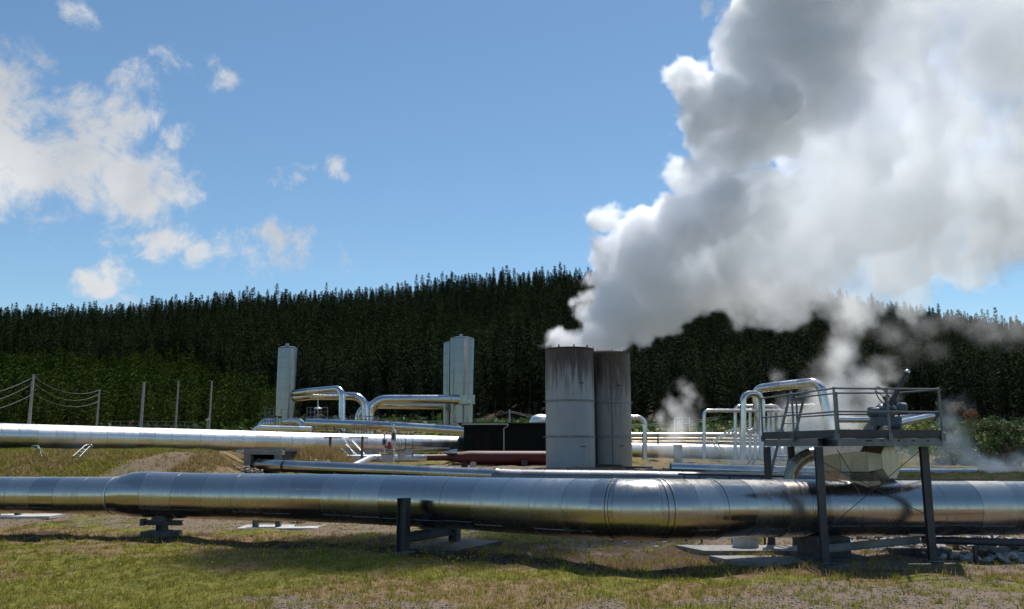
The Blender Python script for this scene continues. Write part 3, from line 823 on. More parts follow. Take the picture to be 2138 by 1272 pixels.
def instanced(name, label, cat, items, crowns, mat):
    """the rest of a wood as ONE object: points that carry crowns"""
    me = bpy.data.meshes.new(name)
    me.from_pydata([(x, y, gz(x, y)) for x, y, s_, r_, i in items], [], [])
    for nm, ty, vals in (('size', 'FLOAT', [t[2] for t in items]), ('turn', 'FLOAT', [t[3] for t in items]), ('pick', 'INT', [t[4] for t in items])):
        a = me.attributes.new(nm, ty, 'POINT'); a.data.foreach_set('value', vals)
    o = bpy.data.objects.new(name, me); col.objects.link(o)
    g = bpy.data.node_groups.new(name + '_nodes', 'GeometryNodeTree')
    g.interface.new_socket('Geometry', in_out='INPUT', socket_type='NodeSocketGeometry')
    g.interface.new_socket('Geometry', in_out='OUTPUT', socket_type='NodeSocketGeometry')
    k = NT(g); gi = k.n('NodeGroupInput'); go = k.n('NodeGroupOutput')
    j = k.n('GeometryNodeJoinGeometry')
    for c in reversed(crowns):
        ob = k.n('GeometryNodeObjectInfo'); ob.inputs['Object'].default_value = c; ob.inputs['As Instance'].default_value = True; ob.transform_space = 'ORIGINAL'
        g.links.new(ob.outputs['Geometry'], j.inputs[0])
    ip = k.n('GeometryNodeInstanceOnPoints')
    g.links.new(gi.outputs[0], ip.inputs['Points']); g.links.new(j.outputs[0], ip.inputs['Instance'])
    ip.inputs['Pick Instance'].default_value = True
    def at(nm, ty):
        a = k.n('GeometryNodeInputNamedAttribute'); a.data_type = ty; a.inputs['Name'].default_value = nm
        return a.outputs['Attribute']
    g.links.new(at('pick', 'INT'), ip.inputs['Instance Index'])
    cv = k.n('ShaderNodeCombineXYZ'); g.links.new(at('turn', 'FLOAT'), cv.inputs[2])
    g.links.new(cv.outputs[0], ip.inputs['Rotation'])
    g.links.new(at('size', 'FLOAT'), ip.inputs['Scale'])
    g.links.new(ip.outputs[0], go.inputs[0])
    md = o.modifiers.new('wood', 'NODES'); md.node_group = g
    tag(o, label, cat, kind='stuff'); return o

def split_near(items, n, vis):
    items = sorted(items, key=lambda t: (0 if vis(t) else 1, t[1]))
    return items[:n], items[n:]
inv_ = lambda t: -60 < u_of(t[0], t[1]) < 2200
near_t, far_t = split_near(tall, 298, inv_)
crs = {}
for t in near_t:
    r_, c = place_tree('pine_tree', pines[t[4]], t, 'tall dark pine in the front ranks of the forest at the foot of the hill', 'pine tree', 'tall pines in the front ranks of the hill forest')
    crs.setdefault(t[4], c)
instanced('forest', 'dense dark pine forest covering the whole hill to its ridge', 'forest', far_t, [crs[i] for i in range(6)], M['pine'])
near_y, far_y = split_near(young, 298, inv_)
crs = {}
for t in near_y:
    r_, c = place_tree('young_pine_tree', youngs[t[4]], t, 'small green young pine in the nearest rows of the plantation, left', 'young pine', 'young pines in the nearest plantation rows')
    crs.setdefault(t[4], c)
instanced('plantation', 'young bright green pine plantation below the dark forest, left', 'forest', far_y, [crs[i] for i in range(4)], M['young'])
# low scrub at the foot of the wood
X = (rs.rand(26000) * 2 - 1) * 130; Y = 84 + rs.rand(26000) * 95
kk = (np.abs(X) < 0.75 * Y) & (fnoise(X, Y, 0.12, 2.0) > 0.36)
X, Y = X[kk], Y[kk]
def leafy(name, label, cat, X, Y, Z, size, cols, mat, kind='stuff', nb=1):
    N = len(X)
    c = np.stack([X, Y, Z], -1); a = rs.randn(N, 3); a /= np.linalg.norm(a, axis=1, keepdims=True)
    b = np.cross(a, rs.randn(N, 3)); b /= np.linalg.norm(b, axis=1, keepdims=True)
    s = (size * (0.5 + rs.rand(N)))[:, None]
    v = np.stack([c - a * s * 0.5, c + b * s * 0.35, c + a * s * 0.9, c - b * s * 0.35], 1).reshape(-1, 3)
    f = np.arange(4 * N).reshape(-1, 4)
    return raw_mesh(name, v, f, mat, np.repeat(np.concatenate([cols, np.ones((N, 1))], 1), 4, 0))
M['leaf'] = tint_mat('scrub_leaf', 0.65, 0.25)
hN = rs.rand(len(X)) * (0.6 + 3.4 * np.clip(fnoise(X, Y, 0.09, 5.0) - 0.3, 0, 1) * sm(95, 150, Y))
cols = np.array([0.045, 0.085, 0.016]) * (0.5 + 1.1 * rs.rand(len(X), 1)) * np.array([1, 1, 1])
o = leafy('undergrowth', '', '', X, Y, hgt(X, Y) + hN, 0.75 + 0 * X, cols, M['leaf']); tag(o, 'low bright green scrub along the foot of the wood', 'undergrowth', kind='stuff')
# ------------------------------------------------------------------ the big pipe in the foreground
BIG = 0.625
MP = [(-330, 1033, 26.2, .515), (-150, 1033, 25.5, .515), (0, 1033, 24.9, .515), (120, 1034, 24.45, .515), (238, 1034.5, 24.0, .515), (246, 1034.5, 23.97, .515), (262, 1033.5, 23.9, .56), (292, 1032, 23.8, BIG),
      (420, 1035.5, 23.5, BIG), (580, 1038, 23.0, BIG), (720, 1041, 22.3, BIG), (850, 1045.5, 21.45, BIG), (960, 1050, 20.7, BIG), (1060, 1054.5, 19.9, BIG), (1180, 1059.5, 18.8, BIG), (1270, 1062.5, 18.0, BIG),
      (1340, 1063.5, 17.72, BIG), (1400, 1063.5, 17.85, BIG), (1500, 1062.5, 18.4, BIG), (1600, 1061.5, 19.0, BIG), (1800, 1061, 19.5, BIG), (2000, 1061, 19.95, BIG), (2138, 1061, 20.25, BIG), (2400, 1061, 20.8, BIG), (2700, 1061, 21.5, BIG)]
pts = [P(u, v, y) for u, v, y, r in MP]
cp = catmull(pts, 6)
rr = []
for i in range(len(MP) - 1):
    for q in range(6): rr.append(MP[i][3] + (MP[i + 1][3] - MP[i][3]) * q / 6)
rr.append(MP[-1][3])
mpath = Path(cp, rr)
def s_at_u(u):
    best = min(range(1200), key=lambda i: abs(1069 + (mpath.at(mpath.L * i / 1200)[0].x) / (mpath.at(mpath.L * i / 1200)[0].y) * 1771 - u))
    return mpath.L * best / 1200
SU = {u: s_at_u(u) for u in (243, 262, 1262, 1300, 1362, 1372, 1425, 1470, 1482, 1577, 1600, 1620, 1664, 1706, 1770, 1800, 1865, 1890)}
root = thing('main_steam_pipe', 'long fat silver clad steam pipe crossing the whole foreground', 'pipe', (mpath.at(mpath.L * .5)[0].x, mpath.at(mpath.L * .5)[0].y, 0))
rnd = random.Random(5)
cuts = [0.0]
marks = [SU[u] for u in (243, 262, 1262, 1300, 1362, 1425, 1470, 1577, 1620, 1664, 1706, 1770, 1865)]
q = 0.0
while q < mpath.L - 0.5:
    nxt = [m_ for m_ in marks if m_ > q + 0.02]
    st = 0.93 * rnd.uniform(0.96, 1.04) if q > SU[262] else 0.80 * rnd.uniform(.97, 1.03)
    if nxt and nxt[0] - q < st * 1.35: q = nxt[0]
    else: q += st
    cuts.append(q)
cuts[-1] = mpath.L
for i in range(len(cuts) - 1):
    a_, b_ = cuts[i], cuts[i + 1]
    bell = (a_ >= SU[1620] - 0.05 and b_ <= SU[1706] + 0.05)
    small = b_ < SU[262] + 0.02
    jr = rnd.uniform(-0.003, 0.003)
    lip, lw = (0.005, 0.030)
    seg = 56
    rows = [(a_, jr)]
    if bell:
        n = 12
        for q2 in range(n):
            s0 = a_ + (b_ - lw - a_) * (q2 + 0.15) / n; s1 = a_ + (b_ - lw - a_) * (q2 + 0.55) / n
            rows += [(s0, jr), ((s0 * .65 + s1 * .35), jr + 0.012), ((s0 * .35 + s1 * .65), jr + 0.012), (s1, jr)]
    else:
        n = max(1, int((b_ - a_) / 0.25))
        rows += [(a_ + (b_ - lw - a_) * q2 / n, jr) for q2 in range(1, n)]
    rows += [(b_ - lw, jr), (b_ - lw + 0.003, jr + lip), (b_ - 0.003, jr + lip), (b_, jr - 0.006)]
    mb = MB(); mb.add(*ring_rows(mpath, rows, seg))
    if not bell and rnd.random() < 0.75 and b_ - a_ > 0.4:
        # longitudinal lap strip low on the front
        p, t, a, b, r = mpath.at((a_ + b_) / 2)
        # angle of the direction facing the camera, a little below
        best = min(range(72), key=lambda w_: ((a * math.cos(w_ * .0873) + b * math.sin(w_ * .0873)) - Vector((0, -0.80, -0.60))).length) * .0873
        best += rnd.uniform(-0.03, 0.03); pp = []
        for q2 in (a_ + 0.01, b_ - lw - 0.01):
            p, t, a, b, r = mpath.at(q2); d = a * math.cos(best) + b * math.sin(best); e = t.cross(d).normalized(); r2 = r * 0.9985 + jr
            pp += [p + d * r2 - e * 0.012, p + d * (r2 + 0.006) - e * 0.010, p + d * (r2 + 0.006) + e * 0.010, p + d * r2 + e * 0.012]
        mb.add(pp, [(0,1,5,4),(1,2,6,5),(2,3,7,6),(0,3,2,1),(4,5,6,7)])
    mb.build('bellows_section' if bell else 'cladding_section', M['clad'], root)
def band(s, w_, dr, mat, nm='band'):
    mb = MB(); mb.add(*ring_rows(mpath, [(s - w_ / 2, 0.0), (s - w_ / 2 + 0.002, dr), (s + w_ / 2 - 0.002, dr), (s + w_ / 2, 0.0)], 56)); return mb.build(nm, mat, root)
band(SU[1372] - 0.01, 0.035, 0.016, M['clad']); band(SU[1372] + 0.09, 0.035, 0.016, M['clad'])
band(SU[1482], 0.04, 0.018, M['clad']); band(SU[1262] + 0.25, 0.03, 0.014, M['clad']); band(SU[1300] - 0.09, 0.03, 0.014, M['clad'])
# flat-ended collar where the pipe steps up in size
mb = MB(); mb.add(*ring_rows(mpath, [(SU[243] - 0.02, 0.0), (SU[243] - 0.015, 0.02), (SU[243] + 0.02, 0.02), (SU[243] + 0.02, 0.0)], 56)); mb.build('collar', M['bright'], root)
# saddle patch with a flat face below the valve
def mp_at_u(u): return mpath.at(s_at_u(u))

# ------------------------------------------------------------------ supports of the big pipe
def ground_pt(u, v, zg=0.0):
    d = pix_dir(u, v); t = (zg - CAM_H) / d.z; return Vector((0, 0, CAM_H)) + d * t
def support_pedestal():
    p = mp_at_u(346)[0]; t = mp_at_u(346)[1]; z0 = gz(p.x, p.y)
    root = thing('pipe_support', 'dark pedestal with a cross beam on a concrete block under the big pipe', 'pipe support', (p.x, p.y, z0), 'supports of the big foreground pipe')
    o = Vector((p.x, p.y, 0)); s = Vector((0.97, -0.1, 0)).normalized(); n = Vector((-s.y, s.x, 0))
    bot = p.z - BIG
    mb = MB(); mb.box(o + Vector((0, -0.1, z0 + 0.05)), (0.84, 0.7, 0.22), math.atan2(s.y, s.x)); mb.build('concrete_block', M['concrete_dark'], root)
    mb = MB(); mb.ibeam(o + Vector((0, -.1, z0 + 0.16)), o + Vector((0, -.1, bot - 0.18)), 0.24, 0.24, 0.016, ref=s); mb.build('column', M['galv_dark'], root)
    mb = MB(); mb.box(o + Vector((0, -.1, z0 + 0.17)), (0.46, 0.36, 0.02)); mb.build('base_plate', M['galv_dark'], root)
    mb = MB(); c = o + Vector((0, -.1, bot - 0.12)); mb.ibeam(c - s * 0.60, c + s * 0.58, 0.2, 0.13, 0.016); mb.box(c - s * 0.56 + Vector((0, 0, .01)), (0.10, 0.22, 0.18)); mb.build('cross_beam', M['galv_dark'], root)
    mb = MB(); mb.box(c + Vector((0, 0, 0.11)), (0.42, 0.5, 0.09)); mb.box(c + Vector((0.0, 0, 0.17)), (0.26, 0.4, 0.12)); mb.build('shoe', M['galv_dark'], root)
support_pedestal()
def support_frame():
    p, t, a, b, r = mp_at_u(848); th = Vector((t.x, t.y, 0)).normalized(); n = Vector((-th.y, th.x, 0))
    if n.y < 0: n = -n
    front = ground_pt(841, 1157, 0.0); z0 = gz(front.x, front.y)
    back = front + n * 2.35
    root = thing('pipe_support', 'steel goal frame with a tall front post holding the big pipe near its middle', 'pipe support', (front.x, front.y, z0), 'supports of the big foreground pipe')
    top = P(838, 1041, front.y).z
    mb = MB(); mb.ibeam(front + Vector((0, 0, z0 - 0.1)), Vector((front.x, front.y, top)), 0.22, 0.24, 0.016, ref=th); mb.box((front.x, front.y, top + .006), (0.26, 0.26, 0.012), math.atan2(th.y, th.x)); mb.build('post', M['galv_dark'], root)
    bt = p.z - BIG - 0.16
    mb = MB(); mb.ibeam(back + Vector((0, 0, z0 - 0.1)), Vector((back.x, back.y, bt + .12)), 0.22, 0.24, 0.016, ref=th); mb.build('post', M['galv_dark'], root)
    mb = MB(); mb.ibeam(Vector((front.x, front.y, bt)) + n * .12, Vector((back.x, back.y, bt)) - n * .12, 0.2, 0.22, 0.016); mb.build('cross_beam', M['galv_dark'], root)
    mid = (front + back) / 2
    mb = MB(); mb.box((mid.x, mid.y, bt + 0.15), (0.45, 0.3, 0.08), math.atan2(th.y, th.x)); mb.build('shoe', M['galv_dark'], root)
    for q in (front, back):
        mb = MB(); mb.box((q.x, q.y, gz(q.x, q.y) + 0.035), (0.40, 0.40, 0.03), math.atan2(th.y, th.x)); mb.build('base_plate', M['galv'], root)
    c = mid + n * 0.6 + th * 0.25
    sl = MB(); sl.box((c.x, c.y, gz(c.x, c.y) - 0.035), (1.6, 2.4, 0.10), math.atan2(th.y, th.x))
    o = sl.build('concrete_slab', M['concrete_dark'], org=(c.x, c.y, gz(c.x, c.y))); tag(o, 'low dark concrete slab under the steel goal frame mid pipe', 'slab', 'concrete slabs in the ground')
support_frame()
def pier():
    p, t, a, b, r = mp_at_u(1707); c = Vector((p.x, p.y - 0.25, 0)); z0 = gz(c.x, c.y)
    root = thing('pipe_pier', 'broad dark concrete pier under the big pipe between the platform legs', 'pipe support', (c.x, c.y, z0), 'supports of the big foreground pipe')
    bot = p.z - BIG
    mb = MB(); mb.box((c.x - 0.02, c.y, (z0 + bot - .05) / 2), (0.78, 0.9, bot - .05 - z0 + 0.2), R(9)); mb.build('pier_block', M['concrete_dark'], root)
    mb = MB(); mb.box((c.x, c.y + .2, bot - 0.03), (0.6, 0.7, 0.10), R(9)); mb.build('saddle_plate', M['galv_dark'], root)
    mb = MB(); mb.box((c.x + .05, c.y, z0 + 0.03), (1.3, 1.4, 0.10), R(9)); mb.build('footing', M['concrete_dark'], root)
pier()
def short_support(u, v, lab, Y=None):
    g = ground_pt(u, v, 0.0); z0 = gz(g.x, g.y)
    root = thing('low_pipe_support', lab, 'pipe support', (g.x, g.y, z0), 'low supports behind the big pipe')
    mb = MB(); mb.ibeam((g.x - .42, g.y, z0), (g.x - .42, g.y, z0 + .52), .16, .16, .012); mb.build('post', M['galv'], root)
    mb = MB(); mb.ibeam((g.x + .25, g.y + .1, z0), (g.x + .25, g.y + .1, z0 + .52), .16, .16, .012); mb.build('post', M['galv'], root)
    mb = MB(); mb.box((g.x - .08, g.y + .05, z0 + 0.30), (.52, .10, .26)); mb.build('cross_beam', M['galv'], root)
    mb = MB(); mb.box((g.x - .08, g.y + .05, z0 + 0.56), (.9, .22, .05)); mb.build('top_plate', M['galv'], root)
    sl = MB(); sl.box((g.x + .35, g.y + .2, z0 + 0.0), (2.5, 1.2, 0.09), 0.03)
    o = sl.build('concrete_slab', M['concrete_pale'], org=(g.x + .35, g.y, z0)); tag(o, 'sunlit white slab under the ' + ('far left' if u < 100 else 'second') + ' low support behind the pipe', 'slab', 'concrete slabs in the ground')
short_support(562, 1104, 'low grey steel support behind the big pipe with looped cable beside it')
short_support(18, 1083, 'low grey steel support at the left edge of the photo behind the pipe')
# looped cable by the low support
g = ground_pt(625, 1098); z0 = gz(g.x, g.y)
mb = MB()
for q in range(3):
    c = g + Vector((0.12 * q - .15, 0, z0)); mb.tube([c + Vector((math.cos(w_) * .26 - .05, 0.03 * q, .26 + math.sin(w_) * .24)) for w_ in np.linspace(-2.9, -0.2 + q * .2, 12)], 0.014, 6)
o = mb.build('cable_loops', M['cable'], org=g); tag(o, 'dark cable hanging in loops beside the low steel support', 'cable')

# slabs at the right and a drum shaped manhole
def slab(u0, v0, u1, v1, zt, name, lab, mat, th=0.12):
    a = ground_pt(u0, v1, zt); b = ground_pt(u1, v1, zt); c = ground_pt(u1 + 30, v0, zt); d = ground_pt(u0 - 60, v0, zt)
    mb = MB(); lo = Vector((0, 0, -th))
    mb.add([a, b, c, d, a + lo, b + lo, c + lo, d + lo], [(0,1,2,3),(7,6,5,4),(0,4,5,1),(1,5,6,2),(2,6,7,3),(3,7,4,0)])
    o = mb.build(name, mat, org=(a + c) / 2); tag(o, lab, 'slab', 'concrete slabs in the ground'); return o
slab(1470, 1138, 1690, 1150, 0.10, 'concrete_slab', 'long pale grey slab under the big pipe left of the pier', M['concrete'])
slab(1540, 1160, 1710, 1173, 0.06, 'concrete_slab', 'thin grey slab nearest the lawn at the foot of the platform', M['concrete'])
slab(1735, 1176, 1930, 1184, 0.03, 'concrete_slab', 'narrow dark slab edge between the two front platform legs', M['concrete_dark'])
g = ground_pt(1557, 1141, 0.1)
root = thing('manhole_drum', 'short round concrete drum standing on the slab under the pipe', 'manhole', (g.x, g.y, 0.1))
mb = MB(); mb.lathe([(0.0, 0), (0.31, 0), (0.31, 0.44), (0.29, 0.46), (0, 0.46)], (g.x, g.y, 0.1), 32); mb.build('drum_wall', M['greypaint'], root)
mb = MB(); mb.lathe([(0, .462), (0.24, .462), (0.24, .49), (0, .50)], (g.x, g.y, 0.1), 24); mb.build('lid', M['galv'], root)
# low pipe at the right edge
pts = [ground_pt(1925, 1140, .2), ground_pt(2000, 1138, .25), ground_pt(2138, 1142, .25), ground_pt(2300, 1147, .25)]
pts = [Vector((p.x, p.y, 0.34)) for p in pts]
clad_pipe('low_drain_pipe', 'thin dark pipe lying low behind the rocks at right', pts, 0.085, M['galv_dark'], seg_len=1.6, seg=16, lip=0.004, ground=0.0)
g = ground_pt(2038, 1172); root = thing('stub_post', 'thin dark post holding the low pipe among the rocks', 'post', (g.x, g.y, 0))
mb = MB(); mb.beam((g.x, g.y, -.1), (g.x, g.y, .30), .07, .07); mb.build('post', M['black'], root); mb = MB(); mb.box((g.x, g.y, .31), (.2, .12, .02)); mb.build('top_plate', M['black'], root)

# ------------------------------------------------------------------ rocks
def rock_mesh(name, rnd, n=2):
    bm = bmesh.new(); bmesh.ops.create_icosphere(bm, subdivisions=1, radius=1.0)
    sx, sy, sz = rnd.uniform(.8, 1.3), rnd.uniform(.6, 1.0), rnd.uniform(.3, .6)
    for v in bm.verts:
        k_ = rnd.uniform(0.72, 1.15); v.co = Vector((v.co.x * sx * k_, v.co.y * sy * k_, v.co.z * sz * k_))
    me = bpy.data.meshes.new(name); bm.to_mesh(me); bm.free(); return me
rr_ = random.Random(8)
rocks_g = []; rocks_b = []
for i in range(8):
    a = rock_mesh('rock', rr_); a.materials.append(M['rock']); rocks_g.append(a)
    a2 = a.copy(); a2.materials.clear(); a2.materials.append(M['rock_brown']); rocks_b.append(a2)
def rock(me, loc, s, parent, org, flat=1.0):
    o = bpy.data.objects.new('rock', me); col.objects.link(o); o.parent = parent
    o.location = Vector(loc) - Vector(org); o.scale = (s, s, s * flat); o.rotation_euler = (rr_.uniform(-.6, .6), rr_.uniform(-.6, .6), rr_.random() * 6.28)
c = ground_pt(1950, 1155)
root = thing('rock_pile', 'heap of pale broken rocks on the ground under the big pipe at right', 'rocks', (c.x, c.y, 0))
for i in range(285):
    u = rr_.uniform(1738, 2160); v = rr_.uniform(1129, 1172)
    if v > 1143 + (u - 1738) * 0.10 and u < 1930: continue
    g = ground_pt(u, v); s_ = rr_.uniform(0.08, 0.20)
    rock(rocks_g[rr_.randrange(8)], (g.x, g.y, gz(g.x, g.y) + s_ * 0.2 + rr_.uniform(0, 0.10)), s_, root, root.location)
k_ = 0
for (u, v, s_) in [(1278, 1132, .11), (1305, 1137, .09), (1266, 1137, .07), (1290, 1128, .08), (1370, 1146, .10), (1388, 1140, .12), (1105, 1161, .10), (1345, 1150, .06), (2020, 1199, .05), (2110, 1214, .06), (2030, 1212, .05)]:
    g = ground_pt(u, v); me = rocks_g[rr_.randrange(8)]
    o = bpy.data.objects.new('stone', me); col.objects.link(o); o.location = (g.x, g.y, gz(g.x, g.y) + s_ * .2); o.scale = (s_,) * 3; o.rotation_euler = (0, 0, rr_.random() * 6)
    side = ['brown earth under the middle of the big pipe', 'grass at the right of the lawn'][u > 1900]
    tag(o, 'loose grey stone lying on the ' + side, 'stone', 'loose stones near the big pipe')
# stones in the grass bank beside the culvert
c = P(505, 965, 38.0); root = thing('rock_bank', 'brown broken rocks spilling down the bank left of the culvert', 'rocks', (c.x, c.y, gz(c.x, c.y)))
for i in range(70):
    t = rr_.random(); u = 488 + 55 * t + rr_.uniform(-9, 9); v = 946 + 42 * t + rr_.uniform(-7, 7)
    y_ = 38.6 - 1.2 * t; p = P(u, v, y_); z_ = gz(p.x, y_)
    rock(rocks_b[rr_.randrange(8)], (p.x, y_, max(z_, p.z - 0.1) if p.z - z_ < .4 else z_ + .05), rr_.uniform(.06, .17), root, root.location)
c = P(620, 948, 42); root = thing('rock_bank', 'pale broken rocks at the foot of the brown brush mound', 'rocks', (c.x, c.y, gz(c.x, c.y)))
for i in range(95):
    if i < 55: u, v = rr_.uniform(586, 622), rr_.uniform(940, 966)
    else: u, v = rr_.uniform(655, 688), rr_.uniform(938, 964)
    y_ = 41.6 + rr_.uniform(-.6, .6); p = P(u, v, y_); z_ = gz(p.x, y_)
    rock(rocks_b[rr_.randrange(8)], (p.x, y_, min(max(z_ + 0.02, p.z), z_ + .35)), rr_.uniform(.06, .14), root, root.location)
for i in range(30):
    g_ = P(rr_.uniform(590, 640), 992, 36.5)
    rock(rocks_b[rr_.randrange(8)], (g_.x, 36.5 + rr_.uniform(-.5, .8), gz(g_.x, 36.5) + .05), rr_.uniform(.06, .14), root, root.location)
# ------------------------------------------------------------------ access platform over the big pipe
def PZ(u, v, z):
    d = pix_dir(u, v); t = (z - CAM_H) / d.z; return Vector((0, 0, CAM_H)) + d * t
DZ, RT, RM = 2.72, 3.74, 3.24      # deck, top rail, middle rail
def at_u(u, Y, z):
    """point at depth Y and height z whose column is u"""
    # column of a point: u = 1069 + FPX * x / (y cosP + (z-h) sinP)
    den = Y * math.cos(PITCH) + (z - CAM_H) * math.sin(PITCH)
    return Vector(((u - 1069) * den / FPX, Y, z))
A = at_u(1593, 21.9, DZ); Bc = at_u(1747, 18.0, DZ); Cc = at_u(1968, 18.3, DZ)
A2 = at_u(1667, 21.5, DZ); B2 = at_u(1752, 19.65, DZ); D2 = at_u(1880, 19.6, DZ); C2 = at_u(1962, 19.9, DZ)
base = Vector(((A.x + Cc.x) / 2, (A.y + Cc.y) / 2, 0))
plat = thing('access_platform', 'dark grey steel access platform with handrails and ladder bridging the big pipe', 'platform', base)
up = Vector((0, 0, 1))
poly = [A, Bc, Cc, C2, D2, B2, A2]
# grating deck: bars inside an outline
mb = MB(); th = 0.035
n = len(poly); top = [p + up * 0.0 for p in poly]; bot = [p - up * th for p in poly]
mb.add(top + bot, [tuple(range(n)), tuple(range(n, 2 * n))[::-1]] + [(i, i + n, (i + 1) % n + n, (i + 1) % n) for i in range(n)])
mb.build('deck', M['galv_dark'], plat)
def edge(p, q, side, names=('toe_board', 'beam'), beam=True):
    d = (q - p).normalized(); nrm = Vector((d.y, -d.x, 0)) * side
    m1 = MB(); m1.beam(p + nrm * 0.006 + up * 0.07, q + nrm * 0.006 + up * 0.06, 0.012, 0.14); m1.build(names[0], M['galv_dark'], plat)
    if beam:
        m2 = MB(); c = -nrm * 0.05 - up * 0.135; m2.channel(p + c, q + c, 0.08, 0.16, -1 if side > 0 else 1, 0.014); m2.build(names[1], M['galv'], plat)
edge(A, Bc, 1); edge(Bc, Cc, 1); edge(Cc, C2, 1); edge(B2, D2, -1); edge(A2, B2, -1); edge(D2, C2, -1, beam=False)
def post(p, h=RT - DZ, nm='handrail_post', r=0.026):
    m1 = MB(); m1.cyl(p - up * 0.1, p + up * h, r, r, 12); m1.ball(p + up * h, r * 1.5, 10); m1.ball(p + up * (RM - DZ), r * 1.45, 10); m1.box(p - up * 0.02, (0.09, 0.09, 0.16)); m1.build(nm, M['galv'], plat)
def rail(ps, z, r=0.021):
    m1 = MB(); m1.tube([p + up * (z - DZ) for p in ps], r, 10); m1.build('handrail', M['galv'], plat)
P2 = A.lerp(Bc, 0.47); P4 = Bc.lerp(Cc, 0.5)
P2b = A2; P3b = B2
for p in (A, P2, Bc, P4, Cc, A2, B2, D2): post(p)
for z in (RM, RT):
    rail([A, P2, Bc, P4, Cc], z); rail([A2, B2, D2, Cc.lerp(C2, 0.12)], z)
# legs
LEG = [(at_u(1707, 18.15, DZ), ground_pt(1726, 1178, -0.02)), (at_u(1926, 18.7, DZ), ground_pt(1946, 1163, 0.0)), (at_u(1600, 21.4, DZ), at_u(1611, 20.9, -0.1)), (at_u(1912, 21.0, DZ), None)]
tops = []
for i, (t, g) in enumerate(LEG[:3]):
    g = Vector((t.x, t.y, 0)) if g is None else g
    # legs stand plumb: keep the top's plan position from the foot
    f = Vector((t.x, t.y, gz(t.x, t.y) - 0.05)); tp = Vector((t.x, t.y, DZ - 0.23)); tops.append(tp)
    m1 = MB(); m1.ibeam(f, tp, 0.155, 0.155, 0.014, ref=Vector((0.12, 1, 0)).normalized()); lg = m1.build('leg', M['galv_dark'], plat)
    m1 = MB(); m1.box((f.x, f.y, f.z + 0.075), (0.34, 0.34, 0.025)); m1.build('base_plate', M['galv'], lg, org=world_org(plat))
# slim rear posts
for (u, y) in ((1650, 21.3), (1925, 20.6)):
    t = at_u(u, y, DZ); m1 = MB(); m1.beam((t.x, t.y, gz(t.x, t.y)), (t.x, t.y, DZ - 0.23), 0.14, 0.14); m1.build('leg', M['galv_dark'], plat)
# cross beams under the deck
m1 = MB(); a_ = at_u(1707, 18.15, DZ - .135); b_ = at_u(1740, 19.6, DZ - .135); m1.ibeam(a_, b_, .12, .18, .012); m1.build('beam', M['galv'], plat)
m1 = MB(); a_ = at_u(1926, 18.3, DZ - .135); b_ = at_u(1926, 20.5, DZ - .135); m1.ibeam(a_, b_, .12, .18, .012); m1.build('beam', M['galv'], plat)
# low tie beam between the front legs
l1 = tops[0].copy(); l2 = tops[1].copy()
a_ = Vector((l1.x + .1, l1.y + .05, 0.36)); b_ = Vector((l2.x - .1, l2.y + .25, 0.46))
m1 = MB(); m1.channel(a_, b_, 0.08, 0.16, 1, 0.014); m1.build('tie_beam', M['galv'], plat)
# crossed brace rods, on the front face
def rod(p, q, r=0.008):
    m1 = MB(); m1.cyl(p, q, r, r, 6); m1.build('brace_rod', M['galv_dark'], plat)
f1 = Vector((l1.x + .08, l1.y - .03, 0)); f2 = Vector((l2.x - .08, l2.y - .03, 0))
rod(f1 + up * 2.15, f2 + up * 1.02); rod(f1 + up * 0.78, f2 + up * 2.42)
rod(f1 + up * 2.45 + Vector((.3, .0, 0)), f1 + up * 1.95 + Vector((.62, 0.1, 0)))
# concrete feet
for (u, v, s_, lab) in ((1946, 1166, (.5, .5, .24), 'dark concrete foot under the right leg of the platform'), (1885, 1160, (.5, .4, .18), 'squat dark concrete lump left of the right platform leg'), (1992, 1166, (.5, .4, .16), 'low dark concrete lump right of the right platform leg')):
    g = ground_pt(u, v); m1 = MB(); m1.box((g.x, g.y, gz(g.x, g.y) + s_[2] / 2 - .04), s_, 0.1); o = m1.build('concrete_foot', M['concrete_dark'], org=(g.x, g.y, gz(g.x, g.y))); tag(o, lab, 'footing', 'concrete feet of the platform')
# bolts along the front beam
for (p, q, ts_) in ((A, Bc, (.45, .46)), (Bc, Cc, (.28, .3, .32, .42, .5, .58, .72, .86))):
    for t in ts_:
        c = p.lerp(q, t); d = (q - p).normalized(); nrm = Vector((d.y, -d.x, 0)); c = c - up * 0.1 - nrm * 0.01
        m1 = MB(); m1.cyl(c, c + nrm * 0.03, 0.016, 0.016, 6); m1.build('bolt', M['black'], plat)

# ladder
lb = P(1622, 1000, 21.9); lt = P(1667, 815, 21.75)
lad = MB()
dn = (lb - lt).normalized(); foot = lb + dn * 1.35; foot = lb + dn * ((lb.z - gz(lb.x, lb.y)) / max(1e-3, -dn.z))
side = Vector((0.72, -0.62, 0)).normalized() * 0.20
ladr = bpy.data.objects.new('ladder', None); col.objects.link(ladr); ladr.parent = plat
for s_ in (-1, 1):
    m1 = MB(); o_ = side * s_; m1.beam(foot + o_, lt + o_, 0.07, 0.045, ref=side.normalized()); m1.build('stringer', M['galv'], ladr, org=world_org(plat))
L = (lt - foot).length; nrg = int(L / 0.295)
for i in range(1, nrg + 1):
    c = foot + (lt - foot) * (i * 0.295 / L)
    if c.z > RT - 0.2: break
    m1 = MB(); m1.cyl(c - side, c + side, 0.014, 0.014, 8); m1.build('rung', M['galv'], ladr, org=world_org(plat))

# ------------------------------------------------------------------ valve rising through the platform
vc = P(1800, 965, 20.4)
val = thing('motor_valve', 'large insulated valve with slanted yoke, grey motor and handwheel through the platform deck', 'valve', (vc.x, vc.y, vc.z - 1.0))
axis = (P(1835, 868, 19.6) - P(1775, 962, 20.3)).normalized()
